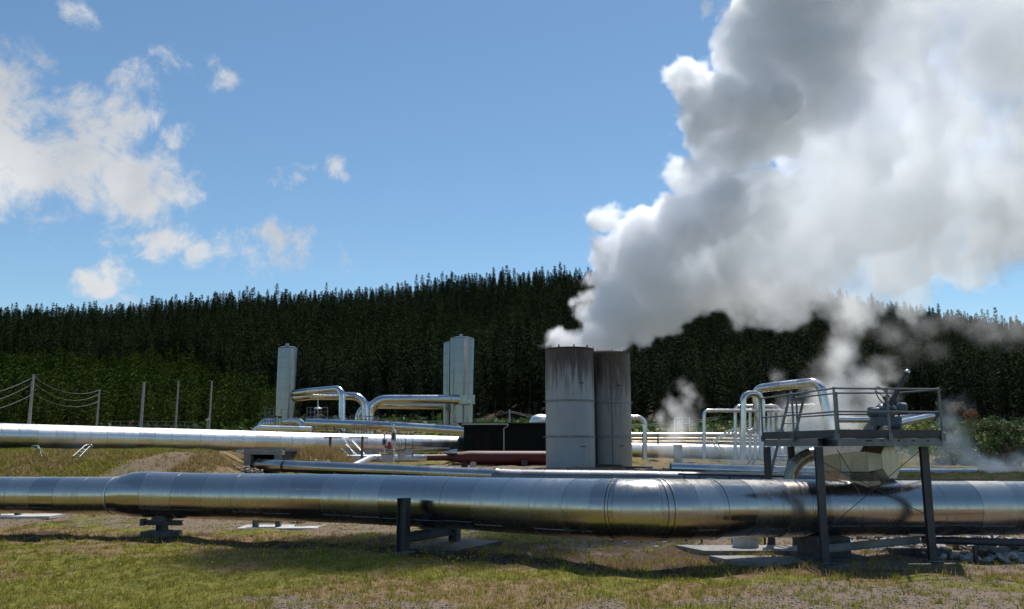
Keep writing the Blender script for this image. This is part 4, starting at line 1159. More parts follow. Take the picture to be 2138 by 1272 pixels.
# faceted lagging box (eight sided, tapering both ways)
m1 = MB()
ax = (P(1850, 960, 19.6) - P(1720, 965, 20.9)).normalized()
c0 = P(1722, 968, 20.9)
def octo(c, r, tw=0.39):
    a, b = frame_from(ax); return [c + (a * math.cos(q * math.pi / 4 + tw) + b * math.sin(q * math.pi / 4 + tw)) * r for q in range(8)]
r0 = octo(c0, 0.40); r1 = octo(c0 + ax * 0.75, 0.56); r2 = octo(c0 + ax * 1.45, 0.60); r3 = octo(c0 + ax * 1.72, 0.43)
for i, (ra, rb) in enumerate(((r0, r1), (r1, r2), (r2, r3))):
    for q in range(8):
        q2 = (q + 1) % 8
        m1 = MB(); ctr = sum(ra + rb, Vector()) / 16
        quad = [ra[q], ra[q2], rb[q2], rb[q]]; nn = (quad[1] - quad[0]).cross(quad[3] - quad[0]).normalized(); mc = sum(quad, Vector()) / 4
        if nn.dot(mc - ctr) < 0: nn = -nn
        qs = [mc + (x - mc) * 0.985 for x in quad]
        m1.add(qs + [x - nn * 0.02 for x in qs] , [(0,1,2,3),(7,6,5,4),(0,4,5,1),(1,5,6,2),(2,6,7,3),(3,7,4,0)]); m1.build('lagging_panel', M['lagbox'], val)
m1 = MB(); m1.add([x - (x - sum(r3, Vector()) / 8) * .02 for x in r3], [tuple(range(8))]); m1.build('end_panel', M['lagbox'], val); m1 = MB(); m1.add(r0, [tuple(range(8))]); m1.build('end_panel', M['lagbox'], val)
for q in (0, 7):  # raised folded seams
    m1 = MB(); m1.beam(r1[q], r2[q], 0.03, 0.03); m1.beam(r2[q], r3[q], 0.03, 0.03); m1.build('seam', M['bright'], val)
# lagged neck standing on the pipe
m1 = MB(); b0 = mp_at_u(1800)[0]; m1.lathe([(0.50, 0.30), (0.50, 0.62), (0.46, .66), (0.40, .80)], b0 + Vector((0, 0.1, 0)), 8); m1.build('neck', M['lagbox'], val)
# yoke bars
y0 = P(1790, 938, 20.2); y1 = P(1842, 868, 19.55)
a, b = frame_from(y1 - y0)
dd = (y1 - y0).normalized()
for s_ in (-1, 1):
    m1 = MB(); m1.beam(y0 + a * 0.11 * s_, y1 + a * 0.11 * s_, 0.09, 0.20); m1.build('yoke', M['galv'], val)
m1 = MB(); m1.cyl(y0, y1, 0.045, 0.045, 12); m1.build('stem', M['black'], val)
# gearbox, motor, handwheel, stem cover
gc = y1 + dd * 0.12
m1 = MB(); m1.lathe([(0, -0.24), (0.20, -0.24), (0.24, -0.20), (0.24, -0.02), (0.20, 0.06), (0.15, 0.10), (0.14, 0.22), (0, 0.24)], gc, 24, axis=dd); m1.ball(gc - dd * .05, .24, 14); m1.build('gearbox', M['motor'], val)
for (u0_, u1_, v0_, v1_, r_) in ((1812, 1838, 861, 861, .125), (1872, 1893, 851, 853, .13)):
    p0, p1 = P(u0_, v0_, 19.5), P(u1_, v1_, 19.45)
    m1 = MB(); dx = (p1 - p0).normalized(); Lm = (p1 - p0).length; m1.lathe([(0, 0), (r_ * .8, 0), (r_, .03), (r_, Lm - .03), (r_ * .8, Lm), (0, Lm)], p0, 20, axis=dx); mt = m1.build('motor', M['motor'], val)
m1 = MB(); m1.box(P(1850, 880, 19.35), (0.62, 0.26, 0.20), 0.1); m1.ball(P(1868, 885, 19.35), .16, 12); m1.build('terminal_box', M['motor'], val)
m1 = MB(); sc0 = gc + dd * 0.2; sc1 = P(1893, 779, 19.2); m1.cyl(sc0, sc1, 0.062, 0.05, 14); m1.ball(sc1, 0.062, 12); m1.build('stem_cover', M['galv_dark'], val)
m1 = MB(); m1.ball(sc1 + (sc1 - sc0).normalized() * .03, 0.06, 12); m1.build('cap', M['bright'], val)
hc = P(1845, 829, 19.3); ha = (P(1866, 838, 19.3) - hc).normalized(); ha = Vector((0.55, -0.70, 0.45)).normalized()
a, b = frame_from(ha); hw = bpy.data.objects.new('handwheel', None); 
m1 = MB(); ringp = [hc + (a * math.cos(q) + b * math.sin(q)) * 0.27 for q in np.linspace(0, 2 * math.pi, 29)]
m1.tube(ringp, 0.013, 8, False)
for q in range(3):
    w_ = q * 2.094 + .4; m1.cyl(hc, hc + (a * math.cos(w_) + b * math.sin(w_)) * 0.27, 0.011, 0.011, 6)
m1.build('handwheel', M['black'], val)
m1 = MB(); m1.cyl(hc, P(1862, 850, 19.45), 0.035, 0.04, 10); m1.build('wheel_shaft', M['black'], val)
# hanging cables
m1 = MB()
for q in range(2):
    m1.tube(catmull([P(1868 + 5 * q, 888, 19.3), P(1878 + 5 * q, 893, 19.25), P(1880 + 6 * q, 902, 19.25), P(1888 + 4 * q, 911, 19.3)], 5), 0.012, 6)
m1.build('cable', M['cable'], val)
# arch shaped bend of lagged pipe left of the valve
ctr = P(1712, 1010, 20.9)
arc = [ctr + Vector((-math.cos(q) * 0.70, 0.10, math.sin(q) * 0.72)) for q in np.linspace(-0.25, 2.2, 14)]
pth = [arc[0] - up * 0.3] + arc
clad_pipe('pipe_bend', 'silver clad pipe bend arching up behind the big pipe left of the valve', pth, 0.165, M['lagbox'], seg_len=0.5, bend_len=0.2, seg=28, ground=gz(ctr.x, ctr.y), cat='pipe bend')
# white tray and bottle-like items on the deck
for (u0_, u1_, v_, y_, lab) in ((1776, 1808, 905, 19.6, 'flat white cover lying on the platform deck left of the yoke'), (1708, 1733, 908, 20.0, 'small white lid showing behind the toe board of the platform')):
    p0, p1 = P(u0_, v_, y_), P(u1_, v_, y_); m1 = MB(); m1.beam(p0, p1, 0.3, 0.06); o = m1.build('cover_plate', M['beige'], org=p0); tag(o, lab, 'cover', 'pale covers on the platform')
c = P(1629, 905, 21.6); m1 = MB(); m1.box(c, (.16, .16, .2)); o = m1.build('junction_box', M['beige'], org=c); tag(o, 'small cream box with a light front beside the ladder on the platform', 'box')

# dark low rail behind the big pipe
rl = thing('low_black_rail', 'long low black rail on short posts just behind the big pipe', 'rail', (P(1600, 992, 22.3).x, 22.3, 0))
m1 = MB(); m1.beam(P(1416, 990, 22.5), P(1655, 996, 22.1), 0.05, 0.06); m1.build('rail', M['black'], rl)
m1 = MB(); m1.beam(P(1740, 1001, 21.9), P(2075, 1002, 22.4), 0.04, 0.03); m1.build('rail', M['black'], rl)
for u in (1428, 1460, 1523, 1590, 1718):
    p = P(u, 992, 22.3); m1 = MB(); m1.beam((p.x, p.y, gz(p.x, p.y)), p, 0.045, 0.045); m1.build('post', M['black'], rl)
for u in (1760, 2060):
    p = P(u, 1001, 22.1); m1 = MB(); m1.beam((p.x, p.y, gz(p.x, p.y)), p, 0.045, 0.045); m1.build('post', M['black'], rl)
M['galv_rail'] = metal_mat('dull_bright_rail', base=(0.55, 0.56, 0.57), rough=(0.4, 0.5), wob=0, dirt=.1)
# ------------------------------------------------------------------ the two discharge stacks
def stack(u, vtop, Y, diam, zb, mat, label, pipes):
    c = at_u(u, Y, zb); top = P(u, vtop, Y).z
    H = top - zb; r = diam / 2
    root = thing('discharge_stack', label, 'stack', c, 'the two round discharge stacks')
    mb = MB(); mb.lathe([(r, 0), (r, H), (r - 0.03, H), (r - 0.03, 0.2)], c, 72)
    o = mb.build('shell', mat, root)
    mb = MB(); mb.lathe([(r, H - .10), (r + .03, H - .10), (r + .03, H + .01), (r - .05, H + .01), (r - .05, H - .1)], c, 72); mb.build('rim', M['rustrim'], root)
    for f in (0.557, 0.262):
        z = H * f
        mb = MB(); mb.lathe([(r, z - .05), (r + .075, z - .045), (r + .075, z + .0), (r + .02, z + .01), (r + .02, z + 0.06), (r, z + .065)], c, 72); mb.build('flange', M['greypaint_d'], root)
        for sx in (-1, 1):
            mb = MB(); mb.box(c + Vector((sx * (r + .11), 0, z - .02)), (.10, .12, .12)); mb.build('lug', M['galv_dark'], root)
    for f in (0.675, 0.30):
        z = H * f; mb = MB(); mb.lathe([(r + .001, z), (r + .010, z + .004), (r + .010, z + .02), (r + .001, z + .024)], c, 72); mb.build('weld_seam', mat, root)
    for q in range(5):
        a_ = -math.pi / 2 + (q - 2) * 0.62 + .12
        mb = MB(); mb.box(c + Vector((math.cos(a_) * r, math.sin(a_) * r, H + .05)), (.07, .07, .20), a_); mb.build('rim_lug', M['black'], root)
    for (fa, z0, z1, w_) in pipes:
        p = c + Vector((math.cos(fa) * (r + .02), math.sin(fa) * (r + .02), 0)); mb = MB(); mb.beam(p + up * z0 * H, p + up * z1 * H, w_, w_); mb.build('vertical_strip', M['galv_dark'], root)
    # small brackets
    for (fa, f) in ((-1.15, .70), (-1.12, .18)):
        p = c + Vector((math.cos(fa) * (r + .03), math.sin(fa) * (r + .03), H * f)); mb = MB(); mb.box(p, (.32, .06, .05), fa + math.pi / 2); mb.build('bracket', M['galv_dark'], root)
    mb = MB(); mb.lathe([(0, 0), (r + .25, 0), (r + .25, -.6), (0, -.6)][::-1], c + up * 0.02, 48); mb.build('footing', M['concrete_dark'], root)
    return root, c, H
M['rustrim'] = plain_mat('rusted_rim', (0.06, 0.035, 0.025), (0.03, 0.022, 0.018), 5, 0.8)
M['greypaint_d'] = plain_mat('dirty_grey_paint', (0.26, 0.27, 0.28), (0.16, 0.165, 0.17), 2, 0.6)
SL = stack(1191.5, 730, 52.3, 3.06, 1.15, M['stack_l'], 'left grey steel stack with rust streaks, flanges and steam pouring out', [])
SR = stack(1270.5, 738, 54.4, 3.06, 1.20, M['stack_r'], 'right grey stack, darker and sootier, half hidden behind the left one', [(-1.50, .0, .98, .03)])
p = at_u(1247, 53.0, 1.2)
mb = MB(); mb.cyl(p, p + up * 7.1, .05, .05, 8); mb.box(p + up * 7.2, (.22, .2, .25)); o = mb.build('conduit', M['black'], org=p); tag(o, 'dark vertical conduit running up between the two stacks', 'conduit')
# ledges at the foot of the right stack
for (u0, u1, v, lab) in ((1246, 1298, 972, 'dark steel ledge at the foot of the right stack'), (1298, 1362, 976, 'dark low platform ledge right of the stack foot')):
    p0, p1 = P(u0, v, 50.6), P(u1, v + 1, 50.6); mb = MB(); mb.beam(p0, p1, .4, .16); mb.beam(p0 - up * .3 + Vector((.1, .3, 0)), p1 - up * .3 + Vector((0, .3, 0)), .2, .3)
    o = mb.build('steel_ledge', M['black'], org=p0); tag(o, lab, 'ledge', 'ledges by the stack feet')

# ------------------------------------------------------------------ pipes beyond the first
def U(lst): return [P(*q) for q in lst]
# second pipe out of the culvert
pts = catmull(U([(520, 969, 40.8), (560, 971.5, 39.6), (600, 974, 38.8), (720, 979, 37.8), (850, 984.5, 37.0), (960, 989.5, 36.4), (1035, 992.5, 36.0)]), 5)
clad_pipe('culvert_pipe', 'silver pipe emerging from the dark culvert and running right behind the big pipe', pts, 0.27, M['clad'], seg_len=1.1, seg=32, lip=0.006, lipw=0.03, ground=1.2)
# dark gap band of the culvert pipe
p0 = P(596, 974, 38.85); dd = (P(640, 976, 38.5) - P(560, 971.5, 39.6)).normalized()
mb = MB(); mb.lathe([(.272, -.07), (.29, -.06), (.29, .06), (.272, .07)], p0, 32, axis=dd); o = mb.build('expansion_band', M['black'], org=p0); tag(o, 'black expansion band wrapped round the culvert pipe', 'band')
pts = catmull(U([(1030, 992.5, 36.0), (1052, 997, 35.9), (1150, 999, 35.7), (1250, 1000, 35.5), (1330, 1001, 35.3), (1420, 1003, 35.2), (1600, 1006, 34.8), (1760, 1010, 34.5)]), 5)
clad_pipe('second_pipe', 'silver pipe with painted plume shade and dark ring seams passing in front of the stacks', pts, [0.27 if i < 1 else 0.36 for i in range(len(pts))], M['clad_shaded'], seg_len=0.95, seg=32, lip=-0.02, lipw=0.035, ground=1.2)
# third pipe running behind at right, in the steam
pts = U([(1400, 978, 43), (1600, 984, 43), (1860, 989.5, 43), (2041, 990, 43)])
clad_pipe('far_right_pipe', 'pale pipe low behind the platform, ending in steam at right', catmull(pts, 4), 0.29, M['clad_far'], seg_len=2.0, seg=24, lip=0.005, ground=1.2)
# big white pipe
WP = [(-420, 901, 35.6), (-200, 905, 38.0), (0, 909.5, 41.0), (250, 915, 45.0), (500, 920.5, 49.5), (720, 925, 55.0), (960, 928.5, 62.5), (1140, 933, 66.0), (1340, 940, 68.0), (1500, 944, 69.0), (1640, 948, 70.0)]
pts = catmull(U(WP), 6)
clad_pipe('white_steam_pipe', 'very long bright silver white pipe running from the left edge behind the stacks', pts, 0.60, M['clad_white'], seg_len=0.83, seg=40, lip=-0.012, lipw=0.03, ground=2.2, seam=False)
for (u, Y, lab) in ((160, 43.3, 'grey concrete block carrying the white pipe between the two stiles'), (285, 45.6, 'dark block under the white pipe right of the stiles'), (1415, 68.3, 'pale grey upright box standing before the white pipe right of the stacks')):
    if u == 1415:
        p0 = P(1415, 929, 67.2); p1 = P(1415, 966, 67.2); mb = MB(); mb.box((p0.x, 67.2, (p0.z + p1.z) / 2), (.62, .4, p0.z - p1.z)); mb.box((p0.x, 67.2, p0.z), (.72, .5, .06)); o = mb.build('pipe_support', M['greypaint'], org=(p0.x, 67.2, p1.z))
    else:
        a_ = at_u(u, Y, 2.2); b_ = P(u, 937, Y); zb = gz(a_.x, Y); mb = MB(); mb.box((b_.x, Y, (zb + b_.z) / 2 - .05), (.5, .8, b_.z - zb + .1)); mb.box((b_.x, Y, zb + .05), (.8, 1.0, .16)); o = mb.build('pipe_support', M['concrete'] if u == 160 else M['black'], org=(b_.x, Y, zb))
    tag(o, lab, 'pipe support', 'supports of the white pipe')
for (u0, u1, v, Y, lab, mt) in ((0, 105, 946.5, 44.5, 'long pale kerb behind the left stile', 'concrete_pale'), (222, 256, 943, 46.5, 'short pale plank on the ground under the white pipe', 'beige'), (168, 215, 946, 45, 'dark low sill under the white pipe', 'black')):
    p0, p1 = P(u0, v, Y), P(u1, v, Y); mb = MB(); mb.beam(p0, p1, .3, .09); o = mb.build('kerb_stone', M[mt], org=p0); tag(o, lab, 'kerb', 'kerbs under the white pipe')

# red pipe
pts = U([(880, 956, 53.2), (938, 955, 54.0)])
clad_pipe('small_red_pipe', 'thin dark red pipe end joining the thick red pipe', pts, 0.20, M['red'], seg_len=3, seg=24, lip=0.01, ground=1.3)
pts = U([(930, 955, 54.2), (945, 955.5, 54.3), (1040, 956, 54.8), (1150, 956, 55.2)])
clad_pipe('red_pipe', 'thick dark red pipe running in front of the shed to the left stack', pts, [0.22, 0.44, 0.44, 0.44], M['red'], seg_len=3.2, seg=32, lip=0.006, ground=1.3)
mb = MB(); mb.tube(U([(926, 946, 54.0), (945, 944, 54.0), (955, 943.5, 54.0)]), [.06, .16, .18], 14); o = mb.build('pipe_end_wrap', M['clad_far'], org=P(940, 945, 54)); tag(o, 'crumpled grey foil wrap where the red pipe begins', 'wrap')
for u, col_ in ((988, 'beige'), (970, 'black'), (1095, 'black')):
    p = P(u, 975, 54.4); mb = MB(); mb.box((p.x, p.y, gz(p.x, p.y) + .15), (.4, .5, .3)); mb.box((p.x, p.y, gz(p.x, p.y) + .33), (.3, .5, .08)); o = mb.build('pipe_chock', M[col_], org=(p.x, p.y, gz(p.x, p.y))); tag(o, {988: 'pale chock', 970: 'dark chock left of the pale one', 1095: 'dark chock nearest the stacks'}[u] + ' under the thick red pipe', 'chock', 'chocks under the red pipe')

# short pipes in the middle, behind the culvert pipe
pts = fillet(U([(697, 985, 47.5), (700, 957.5, 47.5), (800, 957.5, 48.5), (886, 957, 51.0)]), 0.3)
clad_pipe('middle_pipe', 'silver pipe with a rounded left end beside the brown timber frame', pts, 0.225, M['clad_far'], seg_len=1.6, bend_len=.2, seg=24, lip=.004, ground=1.2)
pts = U([(738, 974, 41.0), (758, 964, 44.0), (776, 955, 47.0)])
mb = MB(); mb.tube(pts, .16, 20); mb.ball(pts[-1], .16, 16); o = mb.build('connecting_pipe', M['clad_white'], org=pts[0]); tag(o, 'short bright white pipe slanting between the culvert pipe and the middle pipe', 'pipe')

# ------------------------------------------------------------------ culvert
cr = thing('culvert', 'grey concrete box culvert with a dark opening in the bank', 'culvert', (P(550, 990, 40).x, 40.3, 1.1))
mb = MB(); mb.beam(P(507, 943.5, 40.2), P(592, 945, 40.2), .5, .22); mb.build('lintel', M['concrete'], cr)
mb = MB(); a_, b_ = P(519, 962, 40.3), P(582, 958, 40.3)
mb.box((a_.x, 40.3, 1.5), (.32, .5, 1.7)); mb.build('side_wall', M['concrete'], cr)
mb = MB(); mb.box((b_.x, 40.3, 1.5), (.30, .5, 1.7)); mb.build('side_wall', M['concrete'], cr)
mb = MB(); mb.box((a_.x + .0, 42.4, 1.5), (.3, 4, 1.7)); mb.box((b_.x, 42.4, 1.5), (.3, 4, 1.7)); mb.box(((a_.x + b_.x) / 2, 42.5, 2.32), (b_.x - a_.x + .5, 4, .15)); mb.box(((a_.x + b_.x) / 2, 44.4, 1.4), (b_.x - a_.x + .5, .2, 2.0)); mb.build('tunnel_box', M['concrete_dark'], cr)
mb = MB(); mb.box(P(503, 943, 40.0), (.3, .5, .12)); mb.build('coping', M['concrete_pale'], cr)
# concrete retaining beam right of the mound
mb = MB(); mb.beam(P(694, 941, 48.8), P(790, 945, 49.6), .4, .28); o = mb.build('retaining_beam', M['concrete'], org=P(694, 941, 48.8)); tag(o, 'weathered concrete beam behind the timber frame', 'beam')
mb = MB(); mb.beam(P(655, 995, 36), P(712, 997, 36), .4, .05); o = mb.build('kerb_stone', M['concrete_pale'], org=P(655, 995, 36)); tag(o, 'thin white kerb just above the big pipe below the mound', 'kerb', 'kerbs under the white pipe')

# ------------------------------------------------------------------ stiles and small steps
def hoop(pu, label):
    """two inclined hoops of bright tube joined by treads (u,v per corner)"""
    root = thing('pipe_stile', label, 'stile', P(*pu[0][0]), 'bright tube stiles at the pipes')
    for rail_ in pu:
        mb = MB(); mb.tube(fillet(U(rail_), .25, 5), .017, 8); mb.build('handrail', M['galv_rail'], root)
    a0, a1 = P(*pu[0][-1]), P(*pu[0][-2]); b0, b1 = P(*pu[1][-1]), P(*pu[1][-2])
    for f in (.25, .5, .75):
        mb = MB(); mb.beam(a0.lerp(a1, f) - up * .05, b0.lerp(b1, f) - up * .05, .16, .02); mb.build('tread', M['galv'], root)
hoop([[(73, 940, 37.9), (68, 932, 37.9), (76, 931, 37.8), (102, 957, 36.2)], [(66, 937, 38.1), (67, 930, 38.1), (80, 930, 38.0), (88, 956, 36.3)]], 'bright tubular stile leaning right, leftmost beneath the white pipe')
hoop([[(193, 934, 38.2), (192, 929, 38.2), (179, 929, 38.1), (152, 953, 36.3)], [(188, 944, 38.2), (190, 933, 38.1), (186, 933, 38.0), (166, 954, 36.3)]], 'bright tubular stile leaning left beside the concrete block')
hoop([[(711, 922, 47.8), (712, 914, 47.8), (716, 913, 47.8), (740, 950, 46.3)], [(727, 922, 47.8), (728, 914, 47.8), (732, 913, 47.8), (762, 949, 46.3)]], 'bright aluminium steps with hooped handrails inside the timber frame')
mb = MB()
for q in ((712, 936, 728, 950), (722, 928, 745, 950), (735, 921, 760, 948)): mb.tube(U([(q[0], q[1], 47.2), (q[2], q[3], 46.3)]), .016, 6)
o = mb.build('step_rail', M['galv_rail'], org=P(712, 936, 47.2)); tag(o, 'slanting spare rails beside the aluminium steps', 'rail')
fr = thing('timber_frame', 'brown timber posts and crossbars around the aluminium steps', 'frame', (P(690, 965, 46).x, 46, 1.2))
for (u0, v0, u1, v1, w_) in ((690, 911, 690, 966, .13), (757, 910, 757, 945, .12)):
    p0 = P(u0, v0, 46.0); mb = MB(); zb = gz(p0.x, p0.y); mb.beam((p0.x, p0.y, zb - .1), p0, w_, w_); mb.build('post', M['timber'], fr)
for (u0, u1) in ((677, 713), (728, 769)):
    mb = MB(); mb.beam(P(u0, 914, 45.9), P(u1, 914, 45.9), .07, .07); mb.build('crossbar', M['timber'], fr)

# ------------------------------------------------------------------ instruments on the middle pipe
def cab(u0, v0, u1, v1, Y, mat, label, nm='equipment_cabinet', dark=None, grp='cabinets and instruments on the middle pipe', cat='cabinet'):
    a_, b_ = P(u0, v0, Y), P(u1, v1, Y); c = (a_ + b_) / 2; w_ = b_.x - a_.x; h = a_.z - b_.z
    root = thing(nm, label, cat, (c.x, c.y, b_.z), grp)
    mb = MB(); mb.box((c.x, c.y, c.z), (w_, max(.15, w_ * .5), h)); mb.build('case', mat, root)
    mb = MB(); mb.box((c.x, c.y, a_.z + .02), (w_ + .05, max(.15, w_ * .5) + .05, .04)); mb.build('lid', M['galv'], root)
    if dark:
        mb = MB(); mb.box((c.x, c.y - max(.15, w_ * .5) / 2 - .01, c.z), (w_ * .55, .02, h * .5)); mb.build('gauge_window', M['black'], root)
    return root
cab(797, 949, 822, 966, 47.8, M['beige'], 'beige cabinet below the two gauges on the middle pipe')
cab(831, 945, 846, 962, 47.8, M['beige'], 'narrow beige cabinet right of the red valve')
cab(846, 938, 862, 951, 48.2, M['concrete_pale'], 'white cabinet at the right end of the instruments')
def gauge(u, vt, vb, Y, label):
    root = thing('gauge_head', label, 'gauge', P(u, vb, Y), 'cabinets and instruments on the middle pipe')
    t, b_ = P(u, vt, Y), P(u, vb, Y); H = t.z - b_.z
    mb = MB(); mb.cyl(b_, t, .05, .05, 8); mb.build('stem', M['bright'], root)
    mb = MB(); c = b_.lerp(t, .62); mb.box(c, (.26, .2, H * .36)); mb.build('case', M['beige'], root)
    mb = MB(); mb.box(c + Vector((0, -.11, 0)), (.14, .02, H * .24)); mb.build('gauge_window', M['black'], root)
    mb = MB(); mb.cyl(c + up * H * .18, c + up * H * .26, .13, .06, 12); mb.build('neck', M['beige'], root)
    mb = MB(); mb.ball(t, .07, 10); mb.build('cap', M['bright'], root)
gauge(803, 909, 948, 47.4, 'short pale gauge left of the red valve')
gauge(822, 889, 948, 47.4, 'tall pale gauge with ball top right of the red valve')
root = thing('red_valve', 'small bright red valve between the two pale gauges', 'valve', P(813, 940, 47.2), 'cabinets and instruments on the middle pipe')
mb = MB(); c = P(813, 931, 47.2); mb.lathe([(0, -.2), (.13, -.18), (.13, .02), (.09, .06), (.09, .2), (0, .24)], c, 16); mb.ball(c - up * .05, .15, 12); mb.build('body', M['red_bright'], root)
mb = MB(); mb.cyl(c + Vector((-.25, 0, -.05)), c + Vector((.1, 0, -.05)), .07, .07, 12); mb.build('side_flange', M['red_bright'], root)
for (u, vt, vb, lab) in ((847, 916, 940, 'thin dark valve spindle with a cross handle, nearer the gauges'), (862, 920, 955, 'thin dark valve spindle with a cross handle, farther from the gauges')):
    p0, p1 = P(u, vb, 47.6), P(u, vt, 47.6); mb = MB(); mb.cyl(p0, p1, .03, .02, 8); c = p0.lerp(p1, .55); mb.cyl(c - Vector((.17, 0, 0)), c + Vector((.17, 0, 0)), .018, .018, 6); mb.cyl(c - Vector((0, .17, 0)), c + Vector((0, .17, 0)), .018, .018, 6)
    o = mb.build('valve_spindle', M['galv_dark'], org=p0); tag(o, lab, 'valve', 'valve spindles by the gauges')
mb = MB()
for q in range(3): mb.tube(catmull(U([(808 + 6 * q, 912, 47.5), (816 + 8 * q, 909 - q, 47.5), (826 + 6 * q, 920, 47.4), (832 + 3 * q, 935, 47.4)]), 5), .014, 5)
o = mb.build('cable_loops', M['cable'], org=P(815, 915, 47.5)); tag(o, 'thin dark cables arching off the gauges', 'cable')
gr_ = thing('guard_rail', 'thin grey guard rail around the instruments', 'railing', P(800, 950, 47), 'thin railings in the plant')
for (a_, b_) in (((793, 940), (835, 938)), ((858, 927), (880, 926)), ((860, 940), (912, 937)), ((880, 935), (938, 936))):
    mb = MB(); mb.tube(U([(a_[0], a_[1], 47.0), (b_[0], b_[1], 47.2)]), .02, 6); mb.build('rail', M['bright'], gr_)
for (u, v0, v1) in ((796, 938, 952), (811, 938, 952), (834, 936, 950), (880, 926, 950), (907, 936, 948), (938, 936, 946)):
    mb = MB(); mb.tube(U([(u, v0, 47.1), (u, v1, 47.1)]), .02, 6); mb.build('upright', M['galv'], gr_)

# ------------------------------------------------------------------ shed
sh = thing('shed', 'low very dark green metal shed with white downpipe between vessel and stack', 'shed', (at_u(1054, 58.5, 2).x, 60, 1.6))
x0 = at_u(969, 58.5, 3).x; x1 = at_u(1190, 58.5, 3).x; zt = P(1000, 886, 58.5).z; zb = 1.3; yf, yb = 58.5, 63.0
def wall(p, q, zb, zt, mat, nm='wall', pitch=.19, out=Vector((0, -1, 0))):
    """ribbed sheet wall"""
    p, q = Vector(p), Vector(q); L = (q - p).length; d = (q - p).normalized(); mb = MB()
    mb.beam(Vector((p.x, p.y, (zb + zt) / 2)), Vector((q.x, q.y, (zb + zt) / 2)), .04, zt - zb)
    n = int(L / pitch)
    for i in range(n):
        c = p + d * (pitch * (i + .5)) + out * .025; mb.box((c.x, c.y, (zb + zt) / 2), (.05 if abs(d.x) > .5 else .03, .03 if abs(d.x) > .5 else .05, zt - zb - .02))
    return mb.build(nm, mat, sh)
wall((x0, yf, 0), (x1, yf, 0), zb, zt, M['shed']); wall((x0, yb, 0), (x0, yf, 0), zb, zt, M['shed'], out=Vector((-1, 0, 0))); wall((x1, yf, 0), (x1, yb, 0), zb, zt, M['shed'], out=Vector((1, 0, 0))); wall((x1, yb, 0), (x0, yb, 0), zb, zt, M['shed'], out=Vector((0, 1, 0)))
mb = MB(); xl = at_u(955, 58.2, 3).x
mb.add([(xl, yf - .35, zt + .02), (x1 + .2, yf - .35, zt + .02), (x1 + .2, yb + .3, zt - .10), (xl, yb + .3, zt - .10), (xl, yf - .35, zt + .10), (x1 + .2, yf - .35, zt + .10), (x1 + .2, yb + .3, zt - .03), (xl, yb + .3, zt - .03)], [(3,2,1,0),(4,5,6,7),(0,1,5,4),(1,2,6,5),(2,3,7,6),(3,0,4,7)])
mb.build('roof', M['shed_roof'], sh)
mb = MB(); mb.beam((xl + .3, yf - .40, zt - .0), (at_u(1060, 58.1, 3).x, yf - .40, zt - .0), .10, .10); mb.build('gutter', M['greypaint'], sh)
mb = MB(); xd = at_u(1052, 58.4, 3).x; mb.tube([(xd + .3, yf - .38, zt - .05), (xd + .25, yf - .2, zt - .15), (xd, yf - .1, zt - .28), (xd, yf - .1, zb)], .05, 8); mb.build('downpipe', M['concrete_pale'], sh)
for (ua, ub) in ((991, 1007), (1009, 1025)):
    xa, xb = at_u(ua, 58.4, 3).x, at_u(ub, 58.4, 3).x; mb = MB(); mb.box(((xa + xb) / 2, yf - .06, (zb + zt) / 2 - .25), (xb - xa, .05, zt - zb - .5)); mb.build('door', M['shed_door'] if 'shed_door' in M else plain_mat('brown_black_door', (.020, .016, .016), (.014, .012, .012), 2, .8, spec=.1), sh)
for (u, r_, lab) in ((1040, 20, 'left pale domed vent behind the shed roof'), (1085, 20, 'right pale domed vent behind the shed roof')):
    c = P(u, 881, 66); mb = MB(); mb.lathe([(0, .42), (.35, .38), (.62, .22), (.75, 0.02), (.75, -.2)], c - up * .62, 24); o = mb.build('roof_dome', M['clad_white'], org=c); tag(o, lab, 'dome', 'pale domes behind the shed')
c = P(1128, 880, 64); mb = MB(); mb.ball(c, .55, 20, (1.5, 1, 1)); mb.cyl(c, c + Vector((1.6, 0, 0)), .5, .5, 20); o = mb.build('silencer_drum', M['clad_white'], org=c); tag(o, 'bright rounded drum end behind the shed against the left stack', 'drum')

# ------------------------------------------------------------------ separator vessels
def vessel(u, vt, Y, diam, label, zb=3.0, cap_u=None, jog=0):
    c = at_u(u, Y, zb); top = P(u, vt, Y).z; r = diam / 2
    root = thing('separator_vessel', label, 'vessel', c, 'tall silver separator vessels')
    z = c.z; n = 0; rnd = random.Random(int(u))
    hs = (top - c.z) / 9.0
    for i in range(9):
        zz = c.z + i * hs; mb = MB(); jr = rnd.uniform(-.004, .004)
        mb.lathe([(r + jr, 0), (r + jr, hs - .06), (r + jr - .03, hs - .055), (r + jr - .03, hs - .005), (r + jr, hs)], (c.x, c.y, zz), 56); mb.build('cladding_ring', M['vessel'], root)
        mb = MB(); mb.lathe([(r - .02, hs - .040), (r + .005, hs - .038), (r + .005, hs - .018), (r - .02, hs - .016)], (c.x, c.y, zz), 56); mb.build('seam_band', M['vessel'], root)
    mb = MB(); mb.lathe([(r + .02, -.05), (r + .03, 0), (r * .7, .10), (r * .25, .17), (0, .18)], (c.x, c.y, top), 56); mb.build('top_cap', M['vessel'], root)
    mb = MB(); mb.cyl((c.x - .1 * r, c.y, top), (c.x - .1 * r, c.y, top + .38), .17, .17, 16); mb.lathe([(0, 0), (.2, 0), (.2, .05), (0, .05)], (c.x - .1 * r, c.y, top + .36), 16); mb.build('nozzle', M['vessel'], root)
    return root, c, top
V1 = vessel(593, 727, 75.0, 1.78, 'tall silver vessel at left with two curved pipes leaving it')
V2 = vessel(963, 707, 80.0, 2.46, 'tallest silver vessel beside the dark shed')
V3 = vessel(943, 717, 84.0, 1.98, 'silver vessel hidden behind the tallest one, left sliver showing')
